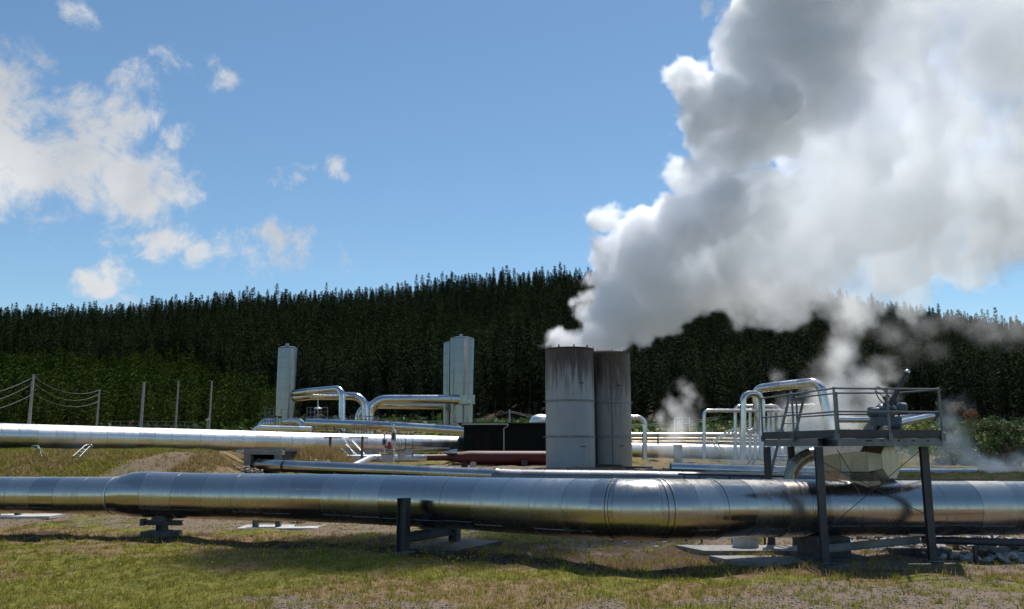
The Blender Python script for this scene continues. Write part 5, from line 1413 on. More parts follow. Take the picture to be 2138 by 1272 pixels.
# curved pipes from the left vessel
def bent(name, label, lst, rad, fr_, mat='clad_far', seg=24, sl=1.3, bl=.28, **kw):
    pts = fillet(U(lst), fr_, 9); return clad_pipe(name, label, pts, rad, M[mat], seg_len=sl, bend_len=bl, seg=seg, lip=.006, lipw=.04, ground=3.0, **kw)
bent('vessel_pipe', 'upper pipe rising from the left vessel then bending down at right', [(600, 823, 75), (650, 817, 73.5), (714, 811, 72.0), (714, 935, 71.5)], .29, .75)
bent('vessel_pipe', 'lower pipe from the left vessel sweeping over and down beside the elbow pair', [(600, 832, 75), (650, 827, 74.5), (762, 827, 74.0), (765, 935, 73.5)], .345, 1.3)
mb = MB(); mb.lathe([(0.52, 0), (.52, .5), (.33, .9), (.30, 1.3)], P(600, 829, 75), 28, axis=(1, -.1, .02)); o = mb.build('outlet_hood', M['vessel'], org=P(600, 829, 75)); tag(o, 'flared outlet hood where both pipes leave the left vessel', 'hood')
bent('vessel_pipe', 'large pipe rising left and running level to the tallest vessel, upper of the two', [(772, 935, 77.0), (772, 834, 77.0), (850, 834, 77.5), (962, 834, 78.4)], .42, 1.5)
bent('vessel_pipe', 'pipe beneath and behind the upper one, running level to the hidden vessel', [(748, 935, 82.0), (748, 845, 82.0), (850, 846.5, 82.0), (925, 847, 82.5)], .37, 1.5)
# folded joint box on the tallest vessel
c = at_u(975, 78.2, P(975, 834, 78.2).z)
mb = MB(); mb.box((c.x, c.y + .4, c.z), (1.5, 1.0, .86)); o = mb.build('joint_box', M['vessel'], org=c); tag(o, 'square folded sheet box where the level pipe meets the tallest vessel', 'joint box')
mb = MB(); mb.beam((c.x - .6, c.y - .12, c.z + .38), (c.x + .5, c.y - .12, c.z - .38), .03, .03); mb.beam((c.x - .7, c.y - .12, c.z - .38), (c.x - .05, c.y - .12, c.z + .38), .03, .03); o = mb.build('joint_seam', M['bright'], org=c); tag(o, 'crossing folded seams on the square joint box', 'seam')
# pipe that runs behind the white one to the shed
bent('lower_plant_pipe', 'level silver pipe between the curved pipes and the shed, under the walkway', [(640, 883, 69), (700, 885, 68.5), (800, 889, 68), (900, 895, 67), (985, 901, 66.5)], .35, 3, sl=2.2)
bent('lower_plant_pipe', 'small bright pipe lying on the white pipe at the foot of the left vessel', [(536, 905, 62), (531, 896, 62), (545, 893.5, 62), (600, 895, 62), (650, 896, 62)], .19, .3, mat='clad_white', sl=1.4)
bent('lower_plant_pipe', 'curved pipe bending down at the right foot of the left vessel', [(595, 880, 72), (625, 880, 71), (650, 903, 69), (650, 925, 68)], .28, 1.0, sl=.7)
bent('lower_plant_pipe', 'rounded pipe end behind the small platform at the left foot of the vessel', [(600, 884, 77), (550, 884, 77), (545, 897, 77), (545, 915, 77)], .42, .6, sl=.7)
bent('lower_plant_pipe', 'horizontal pipe behind the valve platform between vessel and curved pipe', [(655, 893, 74), (700, 893, 74), (780, 893, 73)], .3, 2)
# railings and small platforms
def railing(lst, hpx, label, nlev=3, npost=5, r_=.022, name='walkway_railing', deck=False):
    root = thing(name, label, 'railing', U(lst)[0], 'thin railings in the plant')
    for i in range(nlev):
        f = i / max(1, nlev - 1) if nlev > 1 else 0
        mb = MB(); mb.tube(U([(u, v - hpx * (1 - f * .9), y) for u, v, y in lst]), r_, 6); mb.build('rail', M['galv'], root)
    pts = U(lst); tops = U([(u, v - hpx, y) for u, v, y in lst]); pa = Path(pts, 1); pb = Path(tops, 1)
    for i in range(npost):
        f = i / (npost - 1); mb = MB(); mb.tube([pa.at(pa.L * f)[0] - up * .1, pb.at(pb.L * f)[0]], r_ * 1.2, 6); mb.build('upright', M['galv'], root)
    if deck:
        for i in range(len(pts) - 1):
            mb = MB(); mb.beam(pts[i] + Vector((0, .5, 0)), pts[i + 1] + Vector((0, .5, 0)), 1.1, .12); mb.build('deck', M['galv_dark'], root)
    return root
railing([(765, 888, 67.5), (860, 888, 67.5), (968, 889, 67.5)], 9, 'long thin walkway railing above the level pipe left of the shed', 2, 9)
railing([(730, 877, 70), (780, 877, 70)], 8, 'short railing beside the foot of the elbow pipes', 2, 4)
railing([(765, 880, 69.5), (778, 880, 69.5), (790, 879, 69.5)], 10, 'small grey platform rail with a handwheel right of the elbows', 2, 3, deck=True)
railing([(553, 870, 73), (572, 869, 73)], 16, 'small railing of the platform left of the vessel', 3, 3, .03, deck=True)
railing([(548, 893, 71), (587, 893, 71)], 20, 'black and grey guard cage at the foot of the vessel', 2, 8, .03)
railing([(641, 872, 71), (657, 872, 69.8), (684, 872, 71)], 21, 'small square valve platform with rails between vessel and curved pipe', 3, 5, .03, deck=True)
for u in (641, 656, 683):
    p = P(u, 872, 70); mb = MB(); mb.beam((p.x, p.y, 2.8), p, .12, .12); o = mb.build('platform_leg', M['galv'], org=(p.x, p.y, 2.8)); tag(o, {641: 'left', 656: 'middle', 683: 'right'}[u] + ' leg under the small square valve platform', 'leg', 'legs under the small valve platform')
root = thing('spindle_valve', 'valve with a tall thin spindle on the small square platform', 'valve', P(664, 890, 70))
mb = MB(); mb.cyl(P(664, 893, 70), P(664, 856, 70), .1, .08, 10); mb.build('stem', M['galv'], root)
mb = MB(); mb.cyl(P(664, 856, 70), P(664, 834, 70), .035, .025, 8); mb.build('spindle', M['bright'], root)
mb = MB(); mb.lathe([(.28, 0), (.34, .03), (.34, .07), (.28, .1)], P(664, 853, 70) - up * .05, 20); mb.ball(P(664, 852, 70), .16, 10); mb.build('handwheel', M['bright'], root)
mb = MB(); mb.box(P(664, 880, 70), (.5, .5, .5)); mb.lathe([(0, 0), (.3, 0), (.3, .1), (0, .1)], P(664, 876, 70), 16); mb.build('body', M['timber_d'] if 'timber_d' in M else M['greypaint'], root)
# A-frame support of the curved pipe
root = thing('trestle', 'grey steel trestle with slanting braces around the foot of the upper curved pipe', 'trestle', P(712, 905, 70))
for (u0, v0, u1, v1) in ((698, 868, 700, 906), (701, 868, 718, 906), (722, 874, 727, 906), (722, 876, 736, 906), (696, 895, 736, 895)):
    mb = MB(); mb.beam(P(u0, v0, 70.5), P(u1, v1 + 12, 70.5), .16, .12); mb.build('brace', M['galv'], root)
root = thing('wheel_valve', 'valve with a pale red handwheel above the white pipe', 'valve', P(774, 905, 66))
mb = MB(); c = P(774, 899, 66); mb.tube([c + Vector((math.cos(q) * .34, 0, math.sin(q) * .34)) for q in np.linspace(0, 6.283, 22)], .03, 6, False)
for q in range(3): w_ = q * 1.047; mb.cyl(c - Vector((math.cos(w_) * .34, 0, math.sin(w_) * .34)), c + Vector((math.cos(w_) * .34, 0, math.sin(w_) * .34)), .018, .018, 5)
mb.build('handwheel', M['red_pale'] if 'red_pale' in M else plain_mat('faded_red', (.45, .22, .18), (.38, .18, .14), 4, .6), root)
mb = MB(); mb.cyl(c, c + Vector((0, .8, 0)), .05, .05, 8); mb.build('stem', M['galv'], root)
railing([(800, 906, 65), (870, 906, 65)], 7, 'low dark railing behind the gauges', 2, 12, .02)
railing([(735, 906, 66.5), (760, 906, 66.5)], 20, 'grey cage beside the foot of the curved pipe', 3, 6, .02)

# fence far left and poles
root = railing([(232, 889, 84), (300, 889, 84), (405, 890, 84)], 9, 'low grey pipe railing far behind the white pipe at left', 2, 10, .03, 'far_railing')
def pole(u, vt, vb, Y, r_, label, grp='tall utility poles', arms=()):
    t = P(u, vt, Y); zb = gz(t.x, Y)
    root = thing('utility_pole', label, 'pole', (t.x, Y, zb), grp)
    mb = MB(); mb.cyl((t.x, Y, zb - .2), t, r_ * 1.25, r_ * .8, 10); mb.build('shaft', M['pole'], root)
    for (dv, du) in arms:
        q = P(u, vt + dv, Y); mb = MB(); mb.cyl(q - Vector((.05, 0, 0)), q + Vector((du * Y / 1750, 0, .1)), .04, .04, 6); mb.build('insulator', M['galv'], root)
    return t
tA = pole(70.5, 782, 890, 66, .11, 'tall double pole with wires at far left', arms=((4, 5), (8, 4), (35, 4)))
tA2 = P(66.5, 800, 66.3); root = bpy.data.objects[-1] if False else None
mb = MB(); q = P(67, 797, 66.4); mb.cyl((P(64, 890, 66.4).x - .0, 66.4, gz(q.x, 66.4)), q, .11, .08, 8); o = mb.build('pole_brace', M['pole'], org=(q.x, 66.4, gz(q.x, 66.4))); tag(o, 'second shaft leaning against the tall wire pole at far left', 'pole')
tB = pole(208, 813, 890, 78, .09, 'shorter wire pole where the drooping wires end', arms=((1, 3), (11, 3)))
pole(301, 798, 890, 90, .15, 'thick pale pole without wires, leftmost of three', arms=((0, 5),))
pole(373, 796, 890, 98, .10, 'thin bare pole, middle one of three without wires', arms=((0, 3),))
pole(442.5, 796, 890, 106, .11, 'bare pole nearest the left vessel', arms=((0, -5), (0, 5)))
tF = pole(1064, 855, 880, 95, .11, 'short thin pole rising behind the dark shed')
pole(2095, 874, 905, 58, .11, 'short pale pole among the bushes at far right')
def wire(p, q, sag, r_=.022, lab='', n=14):
    pts = [p.lerp(q, i / n) - up * (sag * 4 * (i / n) * (1 - i / n)) for i in range(n + 1)]
    mb = MB(); mb.tube(pts, r_, 5, False); o = mb.build('overhead_wire', M['wire'], org=p); tag(o, lab, 'wire', 'drooping overhead wires')
for j, (va, vb, sg, nm) in enumerate(((787, 815, .75, 'top'), (800, 823, .95, 'middle'), (822, 838, .75, 'lowest'))):
    wire(P(71, va, 66), P(207, vb, 78), sg, .014, nm + ' drooping wire between the two left poles')
    wire(P(-160, [826, 850, 860][j], 56), P(69, va + 1, 66), .75, .018, nm + ' wire leaving the photo from the double pole')
for j, (va, vb) in enumerate(((858, 864), (861, 868))):
    wire(P(1064, va, 95), P(1500, vb + 6, 95), 1.2, .012, ['upper', 'lower'][j] + ' wire running right from the pole behind the shed'); wire(P(760, vb + 3, 95), P(1064, va, 95), 1.2, .012, ['upper', 'lower'][j] + ' wire running left from the pole behind the shed')
# small white signs on the ground beyond
for (u, v, lab, mt) in ((275, 880, 'small orange topped marker beside the far railing', 'red_bright'), (433, 876, 'small white disc beside the bare pole', 'beige')):
    c = P(u, v, 84); mb = MB(); mb.box(c, (.35, .06, .18), M=Matrix.Rotation(-.5, 3, 'Y')); mb.cyl((c.x, c.y, gz(c.x, c.y)), c, .03, .03, 6); o = mb.build('marker_sign', M[mt], org=(c.x, c.y, gz(c.x, c.y))); tag(o, lab, 'marker', 'small markers far left')

# ------------------------------------------------------------------ pipework right of the stacks
bent('right_plant_pipe', 'short elbow pipe turning down just right of the stacks', [(1300, 872, 60), (1346, 872, 60), (1346, 960, 60)], .18, .5)
bent('loop_pipe', 'tall narrow upside down U shaped pipe left of the platform', [(1551.5, 960, 50), (1551.5, 822, 50), (1590.5, 822, 50.4), (1590.5, 960, 50.4)], .19, .53, bl=.16)
bent('right_plant_pipe', 'thick raised pipe sloping up behind the platform then bending down into steam', [(1590, 905, 61), (1576, 813, 61), (1610, 808, 60), (1712, 797, 57.5), (1747, 960, 57)], .32, .75)
bent('right_plant_pipe', 'long thin pipe arch, leftmost of the small arches', [(1470, 960, 60), (1470, 857.5, 60), (1640, 857.5, 61), (1640, 960, 61)], .13, .35)
bent('right_plant_pipe', 'small pipe arch, second from the left, partly behind the U pipe', [(1535, 960, 62), (1535, 848, 62), (1627, 848, 62), (1627, 960, 62)], .13, .35)
bent('right_plant_pipe', 'small pipe arch seen through the tall U pipe', [(1566, 960, 63), (1566, 852, 63), (1577, 852, 63), (1577, 960, 63)], .12, .12)
bent('right_plant_pipe', 'small pipe arch just right of the tall U pipe', [(1605, 960, 63), (1605, 849, 63), (1613, 846, 63), (1613, 960, 63)], .14, .12)
bent('right_plant_pipe', 'thin pipe running back behind the ladder top', [(1640, 848, 64), (1700, 845, 64), (1712, 839, 63.5)], .07, .2)
bent('right_plant_pipe', 'thin pipe elbow behind the middle of the platform rails', [(1726, 839, 62), (1744, 840, 62), (1748, 860, 62), (1748, 930, 62)], .10, .2)
bent('level_pipe', 'bright level pipe between the stacks and the U pipe', [(1318, 908, 63), (1460, 908, 63), (1600, 908.5, 63)], .17, 2, sl=2.4)
bent('level_pipe', 'tan level pipe just under the bright one', [(1318, 917, 64), (1460, 917, 64), (1600, 918, 64)], .12, 2, mat='tan_clad', sl=2.4)
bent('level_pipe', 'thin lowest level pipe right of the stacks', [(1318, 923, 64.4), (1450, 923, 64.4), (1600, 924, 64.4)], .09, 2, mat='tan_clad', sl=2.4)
bent('slanted_pipe', 'bright pipe slanting up to the right behind the valve', [(1800, 903, 46), (1848, 889, 46), (1948, 868, 47)], .17, 2, mat='clad_white', sl=1.2)
bent('slanted_pipe', 'bluish level pipe behind the slanting one', [(1750, 877, 50), (1830, 877, 50), (1930, 868, 50)], .17, 2, sl=1.2)
for (u, v, Y) in ((1374, 905, 62),):
    root = thing('spindle_valve', 'small dark spindle valve on the level pipes right of the stacks', 'valve', P(1374, 925, 62))
    mb = MB(); mb.cyl(P(1374, 928, 62), P(1374, 898, 62), .09, .03, 8); mb.build('stem', M['black'], root); mb = MB(); mb.lathe([(.18, 0), (.22, .03), (.18, .06)], P(1374, 911, 62), 14); mb.build('handwheel', M['black'], root)
    mb = MB(); mb.ball(P(1374, 897, 62), .07, 8); mb.build('cap', M['bright'], root)
# slanted gantry steps
root = thing('gantry_steps', 'pale steel steps and brace climbing over the white pipe left of the U pipe', 'steps', P(1500, 945, 60))
for (u0, v0, u1, v1, w_) in ((1481, 925, 1524, 898, .10), (1486, 927, 1528, 900, .10), (1524, 897.5, 1546, 897.5, .12), (1486, 924, 1512, 954, .06), (1494, 923, 1521, 953, .06), (1546, 898, 1552, 908, .1)):
    mb = MB(); mb.beam(P(u0, v0, 60), P(u1, v1, 59.5), w_, w_); mb.build('stringer', M['bright'], root)
for i in range(6):
    f = (i + .5) / 6; p = P(1486, 924, 60).lerp(P(1512, 954, 59.5), f); q = P(1494, 923, 60).lerp(P(1521, 953, 59.5), f); mb = MB(); mb.beam(p, q + Vector((.1, .4, 0)), .10, .03); mb.build('tread', M['galv'], root)
railing([(1548, 898, 57), (1600, 898, 57)], 3, 'short bright rails at the foot of the U pipe', 2, 4, .03)
root = thing('valve_cluster', 'cluster of small silver valves and flanges at the foot of the U pipe', 'valves', P(1570, 915, 56))
for (u, v, r_) in ((1531, 905, .10), (1547, 905, .09), (1562, 909, .13), (1575, 910, .12), (1584, 911, .1), (1567, 899, .13), (1543, 917, .09)):
    c = P(u, v, 56); mb = MB(); mb.lathe([(0, -.14), (r_, -.14), (r_, -.08), (r_ * .6, -.06), (r_ * .6, .06), (r_, .08), (r_, .14), (0, .14)], c, 14, axis=(1, -.3, .2)); mb.build('flange', M['bright'], root)
mb = MB(); mb.box(P(1575, 903, 57), (.9, .5, .5)); mb.build('housing', M['greypaint'], root)
# instrument rack in the steam
root = thing('sign_rack', 'small frame with dark panels standing in steam right of the stacks', 'rack', P(1425, 915, 75))
for (u0, u1, v) in ((1408, 1440, 873), (1408, 1440, 879), (1408, 1440, 884)):
    mb = MB(); mb.beam(P(u0, v, 75), P(u1, v, 75), .05, .05); mb.build('rail', M['bright'], root)
for u in (1408, 1424, 1440):
    mb = MB(); mb.beam(P(u, 872, 75), P(u, 905, 75), .05, .05); mb.build('upright', M['bright'], root)
for u in (1414, 1420, 1427):
    mb = MB(); mb.box(P(u, 876, 74.9), (.16, .05, .22)); mb.build('panel', M['black'], root)
# dead dark sticks by the slope right
g = P(1575, 975, 47)
for (u0, v0, u1, v1, lab) in ((1553, 978, 1572, 956, 'left'), (1566, 978, 1578, 958, 'right')):
    mb = MB(); mb.beam(P(u0, v0, 46), P(u1, v1, 46), .10, .08); o = mb.build('prop_bar', M['timber'], org=P(u0, v0, 46)); tag(o, lab + ' brown prop bar slanting in the grass below the U pipe', 'prop', 'brown prop bars')

# ------------------------------------------------------------------ bushes and ferns
def bush(u, v, Y, w_, h, cols, label, cat='bush', leaf=.11, n=2600, name='bush', grp='bushes at right', flat=.8):
    c = P(u, v, Y); zb = gz(c.x, Y); z0 = min(c.z, zb + .3) if c.z < zb + 1.5 else zb
    root = thing(name, label, cat, (c.x, Y, zb), grp)
    rs2 = np.random.RandomState(int(u * 7 + v)); nc_ = 26
    th = rs2.rand(nc_) * 6.283; rr2 = np.sqrt(rs2.rand(nc_)) * w_; zc = rs2.rand(nc_) ** 1.15
    cx = np.cos(th) * rr2 * (1 - .35 * zc); cy_ = np.sin(th) * rr2 * .8 * (1 - .35 * zc); cz = zc * h
    k2 = rs2.randint(0, nc_, n); rad = .22 * min(w_, h) * (0.7 + .6 * rs2.rand(nc_))
    d = rs2.randn(n, 3); d /= np.linalg.norm(d, axis=1, keepdims=True); d *= (rs2.rand(n, 1) ** .4) * rad[k2][:, None]
    X = cx[k2] + d[:, 0]; Y_ = cy_[k2] + d[:, 1]; Z = np.maximum(cz[k2] + d[:, 2] * flat, 0.02)
    cc = np.array(cols)[rs2.randint(0, len(cols), nc_)][k2] * (.6 + .8 * rs2.rand(n, 1))
    global rs
    sv = rs; rs = rs2
    o = leafy('foliage', '', '', X, Y_, Z, leaf + 0 * X, cc, M['leaf']); rs = sv
    o.parent = root
    mb = MB()
    for q in range(5): a_ = rnd.random() * 6.28; mb.tube([(0, 0, -.1), (math.cos(a_) * w_ * .3, math.sin(a_) * w_ * .3, h * .5), (math.cos(a_ + .3) * w_ * .5, math.sin(a_ + .3) * w_ * .4, h * .85)], [.06, .035, .01], 5)
    mb.build('stem', M['bark'], root, org=Vector((0, 0, 0)))
GR = [(.045, .075, .02), (.03, .055, .016), (.075, .10, .035)]; BR = [(.16, .085, .035), (.12, .07, .03), (.08, .08, .03)]; YG = [(.22, .24, .04), (.15, .19, .035), (.28, .26, .06)]; DG = [(.03, .05, .018), (.04, .065, .02)]
bush(2010, 890, 62, 2.3, 4.4, BR + DG, 'tall brown tipped bush right of the platform, behind the steam', n=5200, leaf=.14)
bush(2062, 925, 58, 2.6, 3.1, GR, 'glossy green bush below the brown tipped one', n=5200, leaf=.12)
bush(2125, 940, 56, 2.4, 2.6, GR + BR[2:], 'green bush at the right edge of the photo', n=5200, leaf=.12)
bush(2190, 930, 60, 2.8, 3.2, GR + DG, 'dense bush partly cut by the right edge', n=4200, leaf=.12)
bush(1990, 945, 57, 1.5, 1.9, GR + YG, 'small yellow green bush veiled by steam beside the platform leg', n=2600, leaf=.11)
bush(2105, 960, 52.5, .5, 1.5, [(.06, .04, .03)], 'slim dead brown seed head plant before the green bushes', n=500, leaf=.09)
bush(2250, 955, 56, 3, 3.5, GR, 'bush beyond the right edge of the lawn', n=3000, leaf=.12)
for (u, v, Y, w_, h, lab) in ((1812, 925, 54, 1.0, 1.6, 'yellow green fern clump left of the valve yoke'), (1878, 925, 54, 1.1, 1.4, 'yellow green fern clump behind the valve cables'), (1925, 925, 55, 1.2, 1.9, 'yellow green fern clump under the slanted pipe end'), (1845, 930, 56, 1.0, 1.5, 'fern clump between the other two behind the yoke'), (1690, 930, 60, 1.2, 1.6, 'dull green fern clump veiled by steam behind the ladder'), (1500, 925, 66, 1.4, 1.6, 'green bush seen through the leftmost pipe arch')):
    p = P(u, v, Y); root = thing('fern_clump', lab, 'fern', (p.x, Y, gz(p.x, Y)), 'ferns behind the platform'); zb = gz(p.x, Y)
    rq = random.Random(int(u)); vs = []; fs = []; hh = P(u, 892 if u > 1750 else 905, Y).z - zb + h * .35
    for q in range(46):
        a_ = rq.random() * 6.28; L = w_ * rq.uniform(.6, 1.3); o_ = Vector((rq.uniform(-.4, .4) * w_, rq.uniform(-.4, .4) * w_, 0)); zt_ = hh * rq.uniform(.6, 1.05)
        d = Vector((math.cos(a_), math.sin(a_), 0)); s_ = Vector((-d.y, d.x, 0))
        prev = None
        for j in range(9):
            f = j / 8; c_ = o_ + d * (L * f ** 1.3) + up * (zt_ * math.sin(min(1, f * 1.25) * 1.57) - .35 * f ** 3)
            if j > 2:
                wq = .22 * math.sin((f) * 3.1) + .02
                for sg in (-1, 1):
                    n_ = len(vs); vs += [c_, c_ + s_ * sg * wq + d * .05 - up * .04, c_ + d * .07]; fs.append((n_, n_ + 1, n_ + 2))
            if prev is not None:
                n_ = len(vs); vs += [prev, prev + s_ * .012, c_ + s_ * .008, c_]; fs.append((n_, n_ + 1, n_ + 2, n_ + 3))
            prev = c_
    me = bpy.data.meshes.new('fronds'); me.from_pydata([tuple(x) for x in vs], [], fs)
    cm_ = random.Random(int(v + u)); colr_ = YG if 'yellow' in lab else GR
    ca_ = me.color_attributes.new('tint', 'FLOAT_COLOR', 'POINT'); cr_ = []
    for j in range(len(vs)):
        if j % 12 == 0: cc_ = colr_[cm_.randrange(3)]
        cr_ += list(cc_) + [1]
    ca_.data.foreach_set('color', cr_); me.materials.append(M['leaf'])
    o = bpy.data.objects.new('fronds', me); col.objects.link(o); o.parent = root
# ------------------------------------------------------------------ steam (real volumes built from density fields)
def steam_material(name, dens, aniso=0.2, colr=(1, 1, 1, 1)):
    m = bpy.data.materials.new(name); m.use_nodes = True
    t = m.node_tree; t.nodes.clear(); k = NT(t)
    at = k.n('ShaderNodeAttribute', attribute_name='density')
    pv = k.n('ShaderNodeVolumePrincipled')
    pv.inputs['Color'].default_value = colr
    k.put(pv.inputs['Density'], k.math('MULTIPLY', at.outputs['Fac'], dens))
    pv.inputs['Density Attribute'].default_value = ''
    pv.inputs['Anisotropy'].default_value = aniso
    o = k.n('ShaderNodeOutputMaterial'); t.links.new(pv.outputs[0], o.inputs['Volume'])
    return m

def steam(name, label, balls, lo, hi, voxel, dens, warp=(0.2, 1.5), bill=((0.4, 1.0), (1.0, 0.4)), edge=(0.0, 1.0), smooth=0.8, thin=None, wisp=0.0, aniso=0.2, colr=(1, 1, 1, 1), seed=0.0, group='steam clouds'):
    """balls: (centre, radius, squash-free) metres. Density = smooth union of balls, warped and billowed by noise."""
    g = bpy.data.node_groups.new(name + '_nodes', 'GeometryNodeTree')
    g.interface.new_socket('Geometry', in_out='OUTPUT', socket_type='NodeSocketGeometry')
    k = NT(g)
    go = k.n('NodeGroupOutput')
    pos0 = k.n('GeometryNodeInputPosition').outputs[0]
    off = k.vmath('ADD', pos0, (seed, seed * 1.7, -seed))
    nv = k.vmath('SUBTRACT', k.noise(off, warp[0], 5, 0.6, out=1), (0.5, 0.5, 0.5))
    pos = k.vmath('ADD', pos0, k.vmath('SCALE', nv, scale=warp[1] * 2))
    sdf = None
    for (c, r) in balls:
        d = k.math('SUBTRACT', k.vmath('DISTANCE', pos, tuple(c), out=1), r)
        sdf = d if sdf is None else k.math('SMOOTH_MIN', sdf, d, smooth)
    for i, (s_, a_) in enumerate(bill):
        vo = k.n('ShaderNodeTexVoronoi', feature='F1')
        k.put(vo.inputs['Vector'], k.vmath('ADD', pos, (seed + i * 5.1, 0, i * 3.3)))
        vo.inputs['Scale'].default_value = s_
        sdf = k.math('ADD', sdf, k.math('MULTIPLY', k.math('SUBTRACT', vo.outputs['Distance'], 0.42), a_ * 2))
    if wisp:
        fn = k.noise(off, 1.1, 5, 0.6)
        sdf = k.math('ADD', sdf, k.math('MULTIPLY', k.math('SUBTRACT', fn, 0.5), wisp * 2))
    den = k.maprange(sdf, -edge[0], -edge[1], 0, 1, True)
    if thin is not None:
        den = k.math('MULTIPLY', den, thin(k, pos0, off))
    vc = k.n('GeometryNodeVolumeCube')
    k.put(vc.inputs['Density'], den)
    vc.inputs['Background'].default_value = 0.0
    vc.inputs['Min'].default_value = lo; vc.inputs['Max'].default_value = hi
    vc.inputs['Resolution X'].default_value = max(8, int((hi[0] - lo[0]) / voxel))
    vc.inputs['Resolution Y'].default_value = max(8, int((hi[1] - lo[1]) / voxel))
    vc.inputs['Resolution Z'].default_value = max(8, int((hi[2] - lo[2]) / voxel))
    mat = steam_material(name + '_material', dens, aniso, colr)
    sm = k.n('GeometryNodeSetMaterial'); sm.inputs['Material'].default_value = mat
    g.links.new(vc.outputs[0], sm.inputs[0]); g.links.new(sm.outputs[0], go.inputs[0])
    vol = bpy.data.volumes.new(name)
    o = bpy.data.objects.new(name, vol); col.objects.link(o)
    vol.materials.append(mat)
    md = o.modifiers.new('density', 'NODES'); md.node_group = g
    o['kind'] = 'stuff'; o['label'] = label; o['category'] = 'steam'
    if group: o['group'] = group
    return o

def ball(u, v, r, Y):
    """round puff: r in photo pixels at distance Y"""
    return (P(u, v, Y), r * Y / 1730.0)

PL = [  # u, v, r(px), Y
 (1190,722,44,52),(1230,716,50,52),(1290,716,46,52.5),(1335,706,36,53),
 (1250,672,52,52),(1310,665,72,52),(1230,630,26,51.5),(1245,600,35,51.5),(1285,600,80,52),(1225,540,24,51.5),(1270,530,62,51.5),
 (1380,640,80,52.5),(1360,560,110,52),(1275,462,48,51),(1330,480,62,51),(1420,500,100,51.5),
 (1450,600,90,53),(1500,440,105,51),(1540,550,120,53),(1640,600,100,54),(1700,560,110,54),(1760,600,80,55),(1850,580,90,55),(1600,460,130,52),
 (1440,370,60,50.5),(1500,330,85,50.5),(1450,280,60,50),(1450,170,66,49.5),(1490,220,95,49.5),(1560,130,85,49),(1590,230,125,49.5),(1680,110,120,49),(1630,20,110,48.5),(1720,200,130,49.5),
 (1800,80,150,50),(1760,330,140,51.5),(1720,450,150,53),(1850,440,140,54),(1880,250,130,52),(1840,-60,180,49),(1680,-90,120,48.5),
 (1990,480,130,55),(2020,100,150,52),(2080,380,120,55),(2140,250,130,54),(2200,420,150,56),(2180,60,180,53),(2060,-80,180,51),(2320,250,200,56),(2300,480,120,58),
]
PL += [(1150, 724, 17, 51.2), (1165, 716, 24, 51.2), (1185, 706, 28, 51.4), (1210, 724, 36, 52), (1262, 718, 38, 53), (1300, 718, 38, 53.8), (1345, 716, 26, 54), (1215, 640, 20, 51.2), (1208, 532, 16, 51), (1700, 640, 50, 54), (1560, 640, 60, 53.5), (1900, 620, 60, 56), (1480, 10, 40, 47.5), (1540, 40, 55, 48)]
PL += [(1960, 250, 110, 53), (2060, 260, 90, 55), (1960, 380, 110, 55), (2140, 130, 110, 54), (2000, 560, 80, 57), (1930, 330, 80, 52), (2100, 500, 90, 57), (1800, 640, 50, 56)]
PL += [(2140, 360, 90, 56), (1880, 560, 80, 56), (1760, 640, 60, 55.5), (2150, 520, 70, 57), (2060, 560, 60, 57.5), (1650, 650, 50, 54.5)]
SHADE_PUFFS = [ball(*p) for p in [(1500, -150, 130, 49), (1400, -330, 150, 46.5), (1220, -470, 170, 43.5), (1320, -420, 140, 43)]]  # unseen puffs above the view, added to cast soft shade on the lawn
def plume_thin(k, pos, off):
    s = k.n('ShaderNodeSeparateXYZ'); k.put(s.inputs[0], pos)
    # the plume thins downwind (towards +x), lumps of thicker steam remain
    xs = k.math('SUBTRACT', s.outputs[0], k.math('MULTIPLY', k.math('SUBTRACT', s.outputs[2], 16.0), 0.50))
    a = k.maprange(xs, 11.5, 17.5, 1.0, 0.18, True)
    n = k.maprange(k.noise(off, 0.16, 4, 0.55), 0.34, 0.60, 0.5, 1.5)
    b = k.maprange(xs, 12.0, 18.0, 0, 1, True)
    rim = k.maprange(s.outputs[2], 8.45, 8.75, 0, 1)
    return k.math('MULTIPLY', rim, k.math('MULTIPLY', a, k.math('ADD', k.math('SUBTRACT', 1, b), k.math('MULTIPLY', b, n))))
steam('steam_plume', 'huge white and grey steam plume blowing right from the two stacks', [ball(*p) for p in PL],
      (1.0, 42.5, 7.6), (40.0, 64.0, 38.0), 0.125, 1.9, warp=(0.17, 1.3), bill=((0.40, 0.75), (0.9, 0.42), (2.0, 0.22), (4.2, 0.09)), edge=(0.0, 0.45), smooth=0.5,
      thin=plume_thin, wisp=0.25, aniso=0.42, colr=(0.985, 0.99, 1.0, 1), group=None)

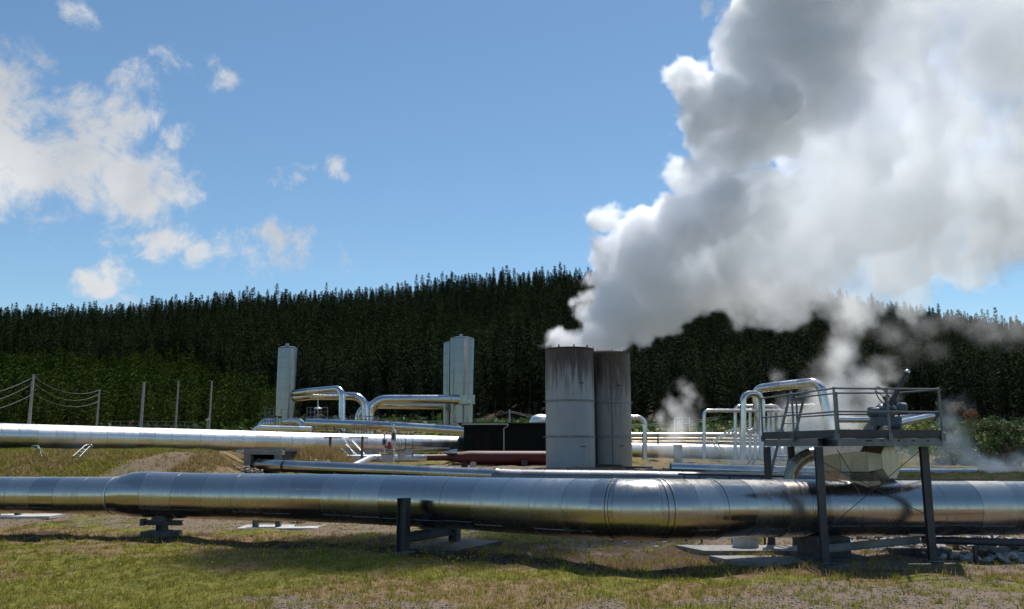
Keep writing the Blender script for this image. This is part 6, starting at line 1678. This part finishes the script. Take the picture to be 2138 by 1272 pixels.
def box_of(bl, m=1.0):
    lo = [min(c[i] - r for c, r in bl) - m for i in range(3)]; hi = [max(c[i] + r for c, r in bl) + m for i in range(3)]
    return tuple(lo), tuple(hi)
def wisp(lst, label, dens, voxel=0.14, w_=(0.5, 0.9), ws=0.9, seed=0.0, soft=1.0, rise=None):
    bl = [ball(*p) for p in lst]; lo, hi = box_of(bl, 0.8)
    if lo[2] < 1.0: lo = (lo[0], lo[1], 1.0)
    def th(k, pos, off):
        return k.maprange(k.noise(off, 0.55, 5, 0.6), 0.38, 0.66, 0.08, 1.5)
    return steam('steam_wisp', label, bl, lo, hi, voxel, dens, warp=w_, bill=((0.9, 0.25),), edge=(-0.1, soft), smooth=0.5, thin=th, wisp=ws, aniso=0.2, seed=seed, group='thin steam wisps rising from the plant')
lo_, hi_ = box_of(SHADE_PUFFS, 1.0)
steam('lawn_shade_steam', 'unseen steam added above the view to shade the lawn', SHADE_PUFFS, lo_, hi_, 0.3, 0.55, warp=(0.17, 1.3), bill=((0.4, .7), (0.9, .3)), edge=(0.0, 1.5), smooth=.5, wisp=.5, group=None)
wisp([(1395, 975, 30, 47), (1400, 935, 36, 50), (1415, 900, 40, 54), (1425, 868, 38, 57), (1405, 850, 26, 58), (1440, 840, 24, 58), (1425, 815, 24, 58), (1380, 880, 20, 57)], 'thin ragged steam rising right of the stacks in front of a small rack', 1.9, seed=2, ws=1.5, soft=2.0)
wisp([(1350, 975, 24, 44), (1430, 962, 38, 44), (1480, 950, 44, 44), (1530, 955, 44, 43), (1580, 945, 50, 43), (1620, 955, 50, 42), (1500, 985, 30, 40), (1570, 985, 34, 39), (1650, 980, 44, 38), (1640, 920, 44, 43), (1690, 945, 52, 40), (1700, 985, 36, 36), (1600, 930, 44, 46), (1540, 920, 40, 48), (1460, 930, 36, 48), (1680, 900, 44, 46)], 'low steam drifting along the ground between stacks and platform', 3.0, seed=5, ws=1.3, soft=2.2)
wisp([(1740, 780, 54, 60), (1700, 800, 36, 60), (1760, 730, 48, 61), (1800, 800, 52, 60), (1775, 680, 46, 62), (1740, 840, 64, 59), (1800, 860, 56, 59), (1700, 880, 60, 57), (1650, 860, 44, 58), (1760, 900, 56, 56), (1640, 905, 36, 56), (1850, 770, 40, 61), (1830, 830, 44, 60), (1630, 790, 26, 60), (1780, 640, 40, 62)], 'tall pale steam cloud rising behind the platform', 1.7, voxel=.17, seed=9, ws=1.5, soft=2.6)
wisp([(1995, 850, 30, 44), (1985, 885, 36, 44), (1990, 920, 44, 44), (1960, 950, 48, 44), (2010, 950, 44, 44), (1900, 965, 44, 44), (1860, 950, 40, 44), (2050, 980, 36, 44), (1930, 985, 36, 43), (1800, 965, 40, 44), (2000, 820, 20, 44)], 'steam column right of the platform leg against the bushes', 3.4, seed=12, ws=1.3, soft=2.0)
wisp([(2100, 984, 36, 41), (2140, 970, 40, 41), (2180, 980, 50, 41), (2076, 996, 24, 41), (2230, 975, 44, 41)], 'dense white steam puff low at the right edge', 6.0, seed=15, ws=.7, soft=1.0)
wisp([(1860, 690, 50, 90), (1930, 680, 46, 90), (1990, 660, 50, 90), (2050, 680, 54, 90), (2110, 690, 50, 90), (2180, 700, 60, 90), (1900, 730, 36, 90), (1960, 735, 34, 90)], 'faint torn steam veil before the ridge at far right', 0.28, voxel=.3, w_=(0.22, 1.8), ws=2.6, seed=20, soft=4.5)
